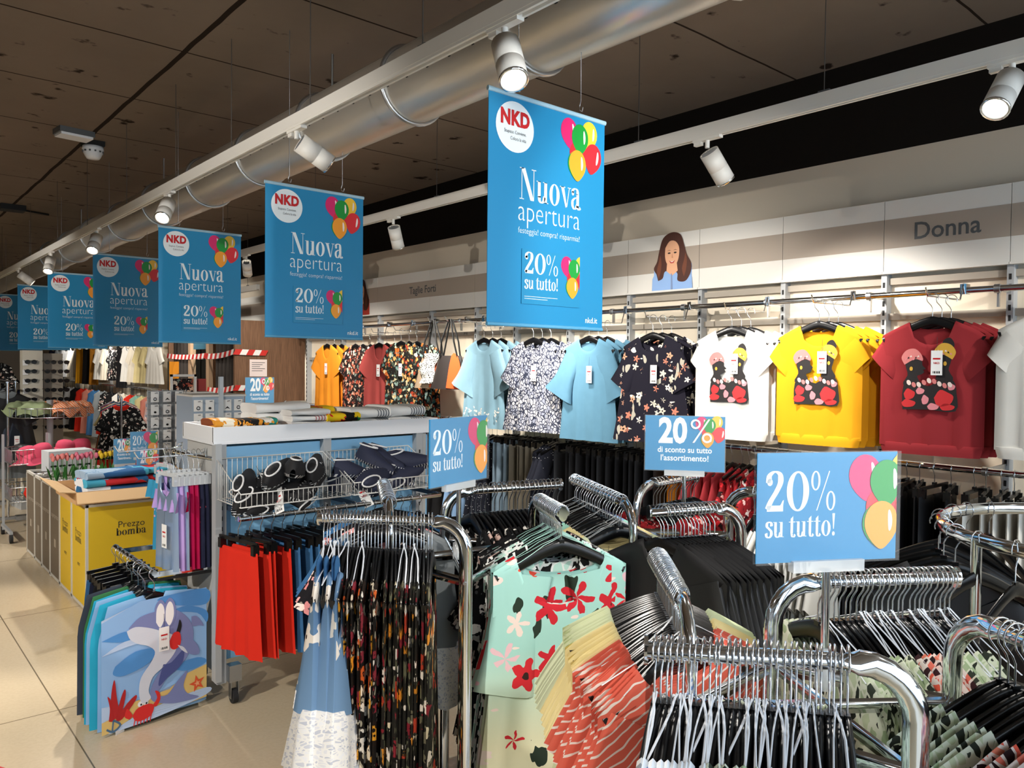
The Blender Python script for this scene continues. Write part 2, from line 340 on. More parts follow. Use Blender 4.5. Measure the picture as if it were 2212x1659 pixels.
sbox('baseboard_right', (X1-.01, (Y0+Y1)/2, .05), (.02, Y1-Y0, .1), GREYP)

# ================================================================ lamps on tracks
def spot_light(root, p, d, watts, ang, blend=.35, r=.035, col=(1, .94, .86)):
    l = bpy.data.lights.new('lamp_light', 'SPOT'); l.energy = watts; l.spot_size = rad(ang); l.spot_blend = blend; l.shadow_soft_size = r; l.color = col
    o = bpy.data.objects.new('lamp_light', l); COL.objects.link(o); o.location = Vector(p)+Vector(d)*.012
    o.rotation_euler = Vector(d).to_track_quat('-Z', 'Y').to_euler()
    o.parent = root; o.location = Vector(p)+Vector(d)*.012-root.location
def track_lamp(X, Y, Z, aim, watts, label, ang=62, group='spotlights'):
    t = thing('track_spotlight', label, 'spotlight', (X, Y, Z), 0, group)
    a = MB(); a.box((0, .0, -.008), (.03, .15, .022)); a.box((0, .05, -.02), (.022, .04, .03)); a.build('adapter', WHITE, t)
    MB().tube([(0, 0, -.015), (0, 0, -.055)], .011).build('stem', WHITE, t)
    d = (Vector(aim)-Vector((X, Y, Z-.12))).normalized(); q = d.to_track_quat('-Z', 'Y').to_matrix().to_4x4()
    c = Vector((0, 0, -.055))+d*.0; L = .165; R = .046
    T = Matrix.Translation(Vector((0, 0, -.06))+d*0.015) @ q
    b = MB(); h = MB().lathe([(.0, -.012), (R*.9, -.012), (R*.92, .0)], 8)
    b.merge(MB().lathe([(R-.004, -.004), (R, 0), (R, -L*.55), (R-.002, -L*.555), (R-.002, -L*.575), (R, -L*.58), (R, -L), (R-.007, -L), (R-.009, -L+.022)], 22), 0, T)
    b.build('lamp_body', WHITE, t)
    f = MB()
    for k in range(-4, 5): f.box((k*.0095, 0, -.012), (.0035, 2*math.sqrt(max(.0001, (R-.006)**2-(k*.0095)**2)), .02))
    f.box((0, 0, -.024), (.06, .06, .004)); g = MB().merge(f, 0, T); g.build('cooling_fins', M('fin_grey', '8b8d8f', .5), t)
    MB().merge(MB().lathe([(0, -L+.014), (R-.010, -L+.014)], 20), 0, T).build('lens', LAMPON, t)
    MB().merge(MB().lathe([(R-.004, -L-.002), (R+.001, -L-.001), (R+.001, -L+.006)], 20), 0, T).build('rim', CHROME, t)
    p = T @ Vector((0, 0, -L-.004)); spot_light(t, Vector((X, Y, Z))+p, d, watts, ang, .85 if ang > 80 else .5); return t
def light_track(name_label, X, Z, y0, y1, wires):
    t = thing('lighting_track', name_label, 'track', (X, y0, Z))
    b = MB(); L = y1-y0; b.box((0, L/2, .03), (.038, L, .052)); b.box((-.013, L/2, -.001), (.010, L, .012)); b.box((.013, L/2, -.001), (.010, L, .012)); b.build('track_rail', WHITE, t)
    for y in wires:
        w = MB().tube([(0, y-y0, .055), (0, y-y0, ZC-Z)], .0022, n=6).build('suspension_wire', M('wire_dark', '4a4540', .5), t)
        MB().box((0, y-y0, .06), (.012, .05, .016)).build('clip', DGREY, w)
    return t
TN, TR = 1.60, 3.10
light_track('white lighting track hanging alongside the silver duct', TN, 2.735, -2.6, 23, [-1, .7, 2.365, 3.254, 4.179, 5.093, 6.2, 7.4, 8.6, 10, 12])
light_track('white lighting track hanging in front of the shelving wall', TR, 2.735, -2.6, 11.5, [.2, 1.627, 2.62, 4.4, 6.2, 8.2, 10])
NT_L = [(1.905, (1.2, .9, .8), 'lit', 85), (3.39, (4.1, 3.0, 1.2), 'turned to the wall', 170), (5.22, (.3, 3.5, .3), 'lit', 130), (7.07, (.6, 5.4, .2), 'lit', 120), (8.9, (.9, 7.6, .3), 'lit', 120), (10.79, (3.6, 10.2, 1), 'turned away', 120), (12.7, (.2, 11.6, .2), 'lit', 120), (14.8, (4, 15.5, 1.2), 'lit', 160)]
for i, (y, aim, st, wt) in enumerate(NT_L):
    track_lamp(TN, y, 2.735, aim, wt, f'white spotlight on the duct-side track, {nth(i+1)} from the front, {st}', group='spotlights on the duct-side track')
for y, aim, wt in ((.35, (3.9, 3.9, .95), 85), (-1.0, (1.5, 3.7, 1.0), 150)):  # unseen lamps added to brighten the racks, tray and lower wall
    track_lamp(TN, y, 2.735, aim, wt, 'unseen white fill spotlight added on the duct-side track, near the photographer', group='added fill spotlights over the photographer')
RT_L = [(.94, (1.75, 1.1, 1.0), 'lit and aimed at the racks', 55), (2.2, (4.3, 1.95, 1.25), 'seen from behind with its fins', 125), (3.6, (3.9, 4.15, 1.3), 'fins showing', 150), (4.95, (3.75, 5.4, 1.4), 'hanging over the shirts', 180), (6.3, (3.8, 7.1, 1.4), 'peeping out behind the second banner', 130), (7.7, (3.75, 8.9, 1.2), 'behind the banners', 65), (9.4, (4.2, 12, 1.4), 'at the far end', 130), (11.2, (4.1, 14.5, 1.4), 'before the fitting rooms', 170)]
for i, (y, aim, st, wt) in enumerate(RT_L):
    track_lamp(TR, y, 2.735, aim, wt, f'white spotlight on the wall-side track, {nth(i+1)} from the front, {st}', 84 if i else 62, group='spotlights on the wall-side track')
t = light_track('white lighting track hanging lower down by the fitting rooms', 3.6, 2.48, 8.6, 24, [8.9, 11, 14])
for i, y in enumerate((9.6, 15.5, 19.0)):
    track_lamp(3.6, y, 2.48, (4.2, y+(1.6 if i else -.4), 1.2), 110, f'small white spotlight on the low far track, {nth(i+1)} from the front', group='spotlights on the low far track')
for y, aim, wt in ((-.6, (4.3, .9, 1.3), 100),):  # unseen lamp added to brighten the near end of the shelving wall
    track_lamp(TR, y, 2.735, aim, wt, 'unseen white fill spotlight added on the wall-side track')
# third track over the aisle: unseen, added with its lamps as fill light
light_track('unseen white lighting track added over the open aisle', -1.6, 2.735, -2.6, 20, [0, 3, 6, 9])
for i, y in enumerate((.4, 2.6, 4.8, 7.4, 10.2, 13)):
    track_lamp(-1.6, y, 2.735, ((.1+.1*i, y+1.3, 0) if i not in (1, 3) else (1.45, 9.0, 1) if i == 3 else (1.8, 4.0, 1.15)), 230, f'unseen white fill spotlight added over the aisle, {nth(i+1)} from the front', 75, group='added fill spotlights over the aisle')

# ================================================================ duct
def duct():
    r, zc, X = .175, 2.99, 2.10; L = 26
    t = thing('ventilation_duct', 'long round silver ventilation duct under the ceiling', 'duct', (X, -2.5, zc))
    m = NT('duct_metal', .3, 1); nz = m.noise(2.2, 4, m.scale(3, .6, 3)); m.inp(m.b, 'Roughness', m.ramp(nz.outputs[0], [(.3, .28), (.7, .45)], False)); m.b.inputs['Metallic'].default_value = .72; m.out(m.mix(nz.outputs[0], 'd8d4cb', 'beb8ad'))
    b = MB().tube([(0, k*.6, 0) for k in range(int(L/.6)+1)], r, n=40, cap=True)
    b.build('duct_pipe', m.m, t)
    ho = MB()
    for k in range(110):
        for a in (2.55, 3.1): ho.box((r*1.0*cos(a+.35), 1.0+k*.16, r*1.0*sin(a+.35)), (.004, .014, .006))
    ho.build('air_slots', BLACKM, t)
    for y in (.55, 1.42, 2.30, 3.18, 4.07, 4.95, 5.9, 7.0, 8.1, 9.2, 10.3, 11.4):
        MB().tube([(r*1.04*cos(2*PI*k/36), y+2.5, r*1.04*sin(2*PI*k/36)) for k in range(36)], .011, n=8, closed=True, up=(0, 1, 0)).build('clamp_ring', STEEL, t)
    for y in (1.0, 4, 7, 10): MB().tube([(0, y+2.5, r), (0, y+2.5, ZC-zc)], .006, n=6).build('hanger_rod', STEEL, t)
duct()
# ================================================================ ceiling fittings
def emergency_light(loc, label, s=1.):
    t = thing('emergency_light', label, 'light', loc, .12, 'emergency lights on the ceiling')
    b = MB(); b.box((0, 0, -.02), (.24*s, .16*s, .04)); b.build('housing', DGREY, t)
    MB().box((0, 0, -.048), (.22*s, .145*s, .018)).build('diffuser', WHITEP, t); return t
emergency_light((1.345, 6.63, ZC), 'pale rectangular emergency light on the dark ceiling beside the smoke detector')
t = thing('ceiling_box', 'small black junction box on the ceiling joint', 'box', (1.47, 10.3, ZC)); MB().box((0, 0, -.03), (.24, .2, .06)).build('housing', BLACKM, t)
MB().tube([(-.25, -.1, -.02), (0, 0, -.03), (.4, .25, -.015)], .012, n=6).build('cable', BLACKM, t)
t = thing('smoke_detector', 'round white smoke detector on the dark ceiling', 'detector', (1.525, 6.86, ZC))
MB().box((0, 0, -.02), (.14, .14, .04)).build('mounting_plate', BLACKM, t)
MB().lathe([(0, -.04), (.075, -.04), (.078, -.065), (.07, -.075), (.07, -.09), (.055, -.12), (.045, -.135), (0, -.137)], 24).build('detector_head', WHITEP, t)
k = MB()
for i in range(12): k.box((.071*cos(i*PI/6), .071*sin(i*PI/6), -.082), (.012, .012, .012), rz=i*PI/6)
k.build('vents', DGREY, t)

# ================================================================ hanging banners
def banner():
    W, Hh, e = .572, .79, .0012
    t = thing('hanging_banner', '', 'banner', (0, 0, 0), 0, 'blue opening banners in a row')
    mats = [SKYB, PALE, RED, INK]+BAL
    s = MB()
    s.grid(lambda u, v: ((u-.5)*W, .004+.006*sin(PI*u)*sin(PI*v)*0, -v*Hh), 1, 1, 0, False)
    s.box((0, .0052, -Hh/2), (W, .002, Hh), 0)
    cx, cz = -W/2+.118, -.108
    s.ell(cx, cz, .087, .087, 1, .003, 40)
    s_ = sans('NKD', .070, .048, sp=1.08); put(s, s_, cx-.066, cz+.006, 2, .0018, .132)
    put(s, sans('Stupisce. Conviene.', .0175, -.004), cx-.050, cz-.024, 3, .0018, .100); put(s, sans('Colora la vita', .0175, -.004), cx-.022, cz-.046, 3, .0018, .072)
    balloons(s, W/2-.25, -.242, .22, 4, .0032, .0004)
    put_serif(s, 'Nuova', -.145, -.350, .305, .110, 1, .003)
    put(s, sans('apertura', .11, -.016), -.150, -.425, 1, .003, .305)
    put(s, sans('festeggia! compra! risparmia!', .03, -.012), -.150, -.468, 1, .003, .305)
    put(s, sans('nkd.it', .03, .012), W/2-.095, -Hh+.022, 1, .003, .066)
    s.build('printed_sheet', mats, t)
    c = MB(); c.box((0, 0, 0), (.29, .0012, .192), 9)
    put_serif(c, '20%', -.132, .012, .165, .074, 1, -.001); put_serif(c, 'su tutto!', -.132, -.042, .165, .046, 1, -.001)
    for k in range(2): c.rect(-.132, -.070-.008*k, .03-.05*k, -.0685-.008*k, 1, -.001)
    balloons(c, .035, -.062, .15, 3, -.001, .0003, .143)
    c.build('discount_card', [SKYB, PALE, RED]+BAL+[SKYB2], t, (.012, .0015, -.618))
    MB().tube([(-W/2-.004, .005, 0), (W/2+.004, .005, 0)], .007, .009, n=8).build('top_rail', M('rail_blue', '9fc3d6', .4), t)
    MB().tube([(-W/2, .005, -Hh), (W/2, .005, -Hh)], .006, .007, n=8).build('bottom_rail', M('rail_blue2', '5aa2c8', .4), t)
    for x, top in ((-.155, .805), (.155, .235)):
        w = MB().tube([(x, .005, top), (x, .005, .055), (x-.006, .005, .035), (x-.004, .005, .02), (x+.008, .005, .018), (x+.012, .005, .035)], .0018, n=6)
        w.build('hanging_hook', STEEL, t)
    return t
BY = [2.047, 3.865, 5.631, 7.461, 9.394, 11.234, 13.05]
bn = banner(); bn.location = (1.66+.281, BY[0], 2.58)
wh = ['first of the row, largest', 'second of the row, over the blue gondola', 'third of the row', 'fourth of the row', 'fifth of the row', 'sixth of the row', 'seventh and last of the row']
for i, y in enumerate(BY):
    lb = 'blue hanging opening banner with balloons, '+wh[i]
    if i: dup(bn, lb, (1.941, y, 2.577), [0, .01, -.008, .004, -.01, .006, 0][i])
    else: bn['label'] = lb

# ================================================================ right wall shelving
XW = 4.30
def post(mb, y, z0, z1, slots=True):
    mb.box((XW, y, (z0+z1)/2), (.06, .03, z1-z0), 0)
    if slots:
        z = z0+.05
        while z < z1-.03: mb.box((XW-.031, y, z), (.002, .011, .028), 1); z += .05
BAYS = []
def bay(y0, y1, label, word=None, wsize=.1, deco=None, lower=True, crossbars=True, wy=None):
    yc, L = (y0+y1)/2, y1-y0
    t = thing('wall_shelving_bay', label, 'shelving', (0, 0, 0), 0, 'wall shelving bays')
    MB().box((XW+.035, yc, 1.12), (.012, L, 2.1)).build('back_panel', CREAM, t)
    b = MB(); post(b, y1-.0, .0, 2.165); b.build('upright', [GREYP, BLACKM], t)
    if crossbars:
        for z in (2.12, 1.93, 1.70): MB().box((XW+.01, yc, z), (.025, L-.03, .035)).build('crossbar', M('crossbar_taupe', 'a59c8f', .6), t)
    f = MB(); f.box((XW-.03, yc, 2.355), (.02, L-.003, .385), 0); f.box((XW-.0405, yc, 2.37), (.003, L-.003, .155), 1); f.box((XW-.035, yc, 2.163), (.04, L-.003, .012), 0)
    fp = f.build('fascia_panel', [WHITE, TAUPE], t)
    if word:
        d = MB(); fn = lambda a, b, y: (XW-.0428, -a, b)
        tt = sans(word, wsize, .012); xs = [v[0] for v in tt[0]]
        put(d, tt, -(wy or yc)-deco/2, 2.37-wsize*.33, 0, 0, deco, fn); d.build('lettering', DGREY, fp)
    BAYS.append((y0, y1, t))
    r = MB().tube([(4.10, y0, 2.03), (4.10, y1, 2.03)], .016, n=12).build('hanging_rail', CHROME, t)
    k = MB(); k.box((4.19, y1, 2.035), (.2, .008, .03)); k.box((4.115, y1, 1.99), (.02, .008, .09)); k.tube([(4.10, y1-.012, 2.03), (4.10, y1+.012, 2.03)], .022, n=10); k.build('rail_bracket', STEEL, t)
    if lower:
        MB().tube([(4.0, y0, 1.18), (4.0, y1, 1.18)], .016, n=10).build('hanging_rail', CHROME, t)
        k = MB(); k.box((4.14, y1, 1.18), (.30, .008, .03)); k.tube([(4.0, y1-.012, 1.18), (4.0, y1+.012, 1.18)], .021, n=8); k.build('rail_bracket', STEEL, t)
    return t
ys = [.08, .68, 1.28, 1.88, 2.475, 3.07, 3.68, 4.29, 4.92, 5.45, 6.15, 7.1, 7.9, 8.75]
bl = ['with no garments in front', 'behind the plain white T-shirts', 'behind the dark red T-shirts', 'behind the yellow T-shirts', 'behind the white printed T-shirts', 'behind the navy floral blouses', 'behind the blue tunics', 'behind the snake print tops', 'behind the pale denim blouses', 'behind the handbags', 'behind the multicolour floral tops', 'behind the brick red tunics', 'behind the orange tunics']
for i in range(13):
    w = {2: None}.get(i)
    if i == 2: bay(ys[i], ys[i+1], 'cream wall shelving bay under the Donna sign, '+bl[i], 'Donna', .125, .315, wy=1.565)
    elif i == 10: bay(ys[i], ys[i+1], 'cream wall shelving bay under the Taglie Forti sign, '+bl[i], 'Taglie Forti', .1, .45, wy=6.27)
    else: bay(ys[i], ys[i+1], 'cream wall shelving bay with chrome rails, '+bl[i])
for i in range(6):
    a = 13.2+i*1.55; bay(a, a+1.55, f'far wall shelving bay beyond the fitting rooms, {nth(i+1)} from the near end', crossbars=False)
MB_ = MB(); MB_.box((XW-.0, 11.0, 2.355), (.03, 4.3, .385), 0); MB_.box((XW-.017, 11, 2.37), (.003, 4.3, .155), 1); tag(MB_.build('fascia_board', [WHITE, TAUPE]), 'white fascia board with taupe stripe above the fitting rooms', 'fascia')

# portraits: flat printed cut-outs on the fascia
def portrait(yc, z0, h, label, topcol):
    t = thing('portrait_cutout', label, 'poster', (XW-.046, yc, z0))
    fn = lambda a, b, y: (-.0+y, -a*h, b*h)
    HA, HB, SK, TP, LIP, EYE = (M(n, c, .6) for n, c in (('hair_print', '4a2417'), ('hair_print_light', '6e3a22'), ('skin_print', 'e3ab86'), ('top_'+topcol, topcol), ('lip_print', 'b8453f'), ('eye_print', '2a1710')))
    m = MB(); e = -.0006
    m.poly([(-.44, 0), (-.43, .22), (-.36, .34), (-.16, .40), (.16, .40), (.34, .33), (.41, .2), (.43, 0)], 3, e, fn)
    m.poly(cat([(-.34, .30), (-.40, .40), (-.33, .52), (-.28, .72), (-.20, .92), (-.02, 1.0), (.16, .95), (.24, .78), (.30, .60), (.40, .42), (.38, .26), (.28, .14), (.12, .16), (.1, .30), (-.14, .34), (-.2, .22), (-.3, .18)], 4), 0, e*2, fn)
    m.poly([(-.11, .46), (-.12, .34), (0, .25), (.12, .33), (.10, .46)], 2, e*3, fn)
    m.poly(cat([(-.15, .74), (-.155, .60), (-.12, .48), (-.04, .41), (.04, .41), (.11, .48), (.145, .6), (.14, .74), (.06, .84), (-.06, .85), (-.15, .74)], 3), 2, e*4, fn)
    m.poly(cat([(-.17, .70), (-.15, .84), (-.03, .90), (.1, .87), (.17, .7), (.19, .86), (.08, .97), (-.12, .95), (-.2, .82), (-.17, .70)], 3), 0, e*5, fn)
    for x in (-.29, .25): m.poly(cat([(x, .22), (x-.04, .36), (x+.0, .5), (x+.03, .62), (x+.06, .48), (x+.04, .32), (x, .22)], 3), 1, e*3.5, fn)
    for x in (-.065, .065):
        m.ell(x, .645, .032, .014, 5, e*5, 10, 0, fn); m.poly([(x-.045, .685), (x, .70), (x+.045, .685), (x, .691)], 5, e*5, fn)
    m.poly([(-.012, .56), (0, .64), (.022, .555)], 6, e*5, fn)
    m.poly([(-.065, .515), (0, .495), (.065, .515), (.03, .465), (-.03, .465)], 4, e*5, fn); m.poly([(-.05, .51), (0, .497), (.05, .51), (0, .483)], 7, e*6, fn)
    m.poly([(-.02, .30), (.0, .28), (.02, .0), (-.02, 0)], 8, e*4, fn)
    m.build('printed_figure', [HA, HB, SK, TP, LIP, EYE, M('skin_shade', 'c98a66', .6), PAPER, M('top_seam', '7c8fb5', .6)], t)
    MB().box((.004, 0, h*.22), (.004, h*.8, h*.42)).build('backing', TP, t)
portrait(3.285, 2.165, .39, 'printed cut-out of a woman with long brown hair in a blue blouse on the fascia', '8fb2e2')
portrait(7.42, 2.165, .39, 'printed cut-out of a woman in red half hidden by the second banner', 'b23a2c')
# ================================================================ hangers and garments (origin = centre of the rail they hang on)
def hanger_bits(name, hw=.205, mat=BLACKP, thick=.0056):
    h = MB(); r = .0245
    P = [(r*cos(a), 0, r*sin(a)) for a in [rad(x) for x in range(-20, 181, 20)]]
    P += [(-r*.92, 0, -.012), (-.006, 0, -.032), (0, 0, -.045), (0, 0, -.088)]
    h.tube(P, .0019, n=5, up=(0, 1, 0))
    b = MB(); n = 18; Q = []; ha = []
    for i in range(n+1):
        u = -1+2*i/n; a = abs(u); Q.append((u*hw, 0, -.100-.090*a**1.3)); ha.append(.016+.004*(1-a)**2-.004*max(0, a-.8)*5+.006*(a > .93))
    b.tube(Q, [thick]*(n+1), ha, n=8, up=(0, 0, 1))
    b.box((0, 0, -.088), (.016, .009, .014))
    return h.mesh(name+'_hook', WIRE), b.mesh(name+'_body', mat)
HANG = {'black': hanger_bits('hanger'), 'grey': hanger_bits('hanger_grey', .16, M('clear_grey_plastic', '9fa3a8', .3)), 'small': hanger_bits('hanger_small', .15), 'broad': hanger_bits('hanger_broad', .21, BLACKP, .0078)}
def hanger(label, loc, rz, group, kind='black', name='clothes_hanger'):
    t = thing(name, label, 'hanger', loc, rz, group); hk, bd = HANG[kind]
    obj('hook', hk, t); obj('shoulder_bar', bd, t); return t
def sh_z(x, top, slope): return top-slope*(abs(x)/.205)**1.3
def garment(w0=.21, w1=.25, L=.62, neck=.085, ndf=.07, ndb=.02, dep=.012, top=-.071, slope=.090, fold=(5, .008), dh=0, wm=None, seed=0, nc=18, nr=12, hem=0., tail=0., mb=None, x0=0, mi=0, ret=False):
    mb = mb or MB(); R = random.Random(seed); ph = [R.uniform(0, 6.3) for _ in range(6)]
    nn = min(.98, neck/w0) if neck else 0
    us = [-1+(1-nn)*i/5 for i in range(5)]+[-nn+2*nn*i/8 for i in range(8)]+[nn+(1-nn)*i/5 for i in range(6)] if nn else [-1+2*i/nc for i in range(nc+1)]
    wm = wm or (w0*.93+w1*.05)
    def hw(t): return w0+(wm-w0)*min(1, t/.28) if t < .28 else wm+(w1-wm)*((t-.28)/.72)**1.2
    def pt(u, t, front):
        xt = u*w0; a = abs(xt); isn = nn and a < neck-1e-6; nd = ndf if front else ndb
        zt = sh_z(neck, top, slope)-nd*(1-(a/neck)**2)**.5 if isn else sh_z(xt, top, slope)
        zh = top-L+hem*sin(7*u+ph[0])+tail*(u*u-.5)*.1
        z = zt*(1-t)+zh*t; e = (1-u*u)**.35 if abs(u) < 1 else 0
        f = fold[1]*(t**1.15)*(sin(fold[0]*u*3+ph[1 if front else 2])+.6*sin(fold[0]*u*5.3+ph[3 if front else 4]))*min(1, e*2)
        y = dep*e*(.8+.2*min(1, t*6))*(1+dh*t) if (t > 0 or isn) else 0
        if isn and t == 0: y = dep*.5
        return (x0+u*hw(t), (-1 if front else 1)*max(.001, y+(f if True else 0)) if y > 0 else 0, z)
    if ret: return pt
    ts = [0, .012, .04]+[j/nr for j in range(1, nr+1)]; nr = len(ts)-1
    for fr in (True, False):
        w = len(us); vs = [pt(u, j, fr) for j in ts for u in us]
        fs = [((j*w+i, (j+1)*w+i, (j+1)*w+i+1, j*w+i+1) if fr else (j*w+i, j*w+i+1, (j+1)*w+i+1, (j+1)*w+i)) for j in range(nr) for i in range(w-1)]
        mb.add(vs, fs, mi, True)
    return mb
def sleeves(mb, w0, ln, ang, h0=.16, h1=.12, dep=.012, top=-.071, slope=.090, flare=0, mi=0, seed=0, ruf=0., sides=(-1, 1)):
    R = random.Random(seed+5)
    for sgn in sides:
        a = rad(ang); d = Vector((sgn*cos(a), 0, -sin(a))); p = Vector((-sgn*sin(a)*-1*sgn*sgn, 0, 0)); p = Vector((d.z*sgn*-1, 0, d.x*sgn)); 
        p = Vector((sgn*sin(a), 0, cos(a))); st = Vector((sgn*(w0-.012), 0, sh_z(w0, top, slope)-.004))-p*h0*.5
        n, k = 12, 7; vs = []; ph = R.uniform(0, 6)
        for j in range(k+1):
            s = j/k; c = st+d*ln*s-p*0; h = h0+(h1-h0)*s+flare*max(0, s-.6)**1.3*2; dy = dep*(.8+.4*s)+flare*.12*s
            c = c-Vector((0, 0, 1))*.02*s*s; c.y += .004*sin(3*s+ph)
            for q in range(n):
                th = 2*PI*q/n; rr = 1+ruf*s*sin(3*th+ph); vs.append(c+p*(h/2*cos(th))*rr+Vector((0, dy*sin(th)*rr, 0)))
        mb.add(vs, [(j*n+q, j*n+(q+1) % n, (j+1)*n+(q+1) % n, (j+1)*n+q) for j in range(k) for q in range(n)], mi, True)
    return mb
def trousers(w=.17, L=.95, wl=.1, top=-.13, legs=True, seed=0, dep=.012):
    mb = MB()
    if legs:
        for sg in (-1, 1): garment(w/2, wl, L, 0, dep=dep, top=top, slope=0, fold=(1.3, .006), wm=w/2*1.02, seed=seed+sg, nc=8, mb=mb, x0=sg*w/2*.98)
    else: garment(w, wl, L, 0, dep=dep, top=top, slope=0, fold=(4, .011), wm=w*1.08, seed=seed, nc=16, mb=mb)
    return mb
def clip_hanger_bits(mat):
    h = MB(); r = .0215
    h.tube([(r*cos(a), 0, r*sin(a)) for a in [rad(x) for x in range(-20, 181, 25)]]+[(-r*.9, 0, -.012), (0, 0, -.04), (0, 0, -.085)], .0019, n=5, up=(0, 1, 0))
    b = MB(); b.box((0, 0, -.092), (.30, .009, .016)); b.box((0, 0, -.083), (.03, .012, .02)); c = MB(); c.box((0, 0, -.118), (.022, .030, .045))
    return h.mesh('clip_hanger_hook', WIRE), b.mesh('clip_hanger_bar', mat), c.mesh('clip_hanger_clip', mat)
CLIP = {'black': clip_hanger_bits(BLACKP), 'clear': clip_hanger_bits(M('clear_plastic', 'd9dde0', .2, alpha=.75))}
def clip_hanger(label, loc, rz, group, kind='black'):
    t = thing('clip_hanger', label, 'hanger', loc, rz, group); a, b, c = CLIP[kind]
    obj('hook', a, t); obj('crossbar', b, t); obj('clip', c, t, (-.13, 0, 0)); obj('clip', c, t, (.13, 0, 0)); return t
TAGMESH = None
def price_tag_mesh():
    m = MB(); m.tube([(0, 0, .06), (0, -.004, .0)], .0007, n=4, mi=2); m.box((0, -.003, -.055), (.046, .0012, .11), 0)
    m.rect(-.015, -.040, .015, -.033, 1, -.0042)
    for i, x in enumerate((-.014, -.009, -.006, 0, .004, .009, .012)): m.rect(x, -.102, x+.002+.001*(i % 2), -.092, 2, -.0042)
    put(m, sans('NKD', .012, .02), -.012, -.060, 1, -.0042, .024); return m.mesh('price_tag', [TAGW, RED, INK])
TAGM = price_tag_mesh()
def add_tag(t, x, z, y=-.02, rz=0): o = obj('price_tag', TAGM, t, (x, y, z), rz); o['label'] = 'white price tag'; return o

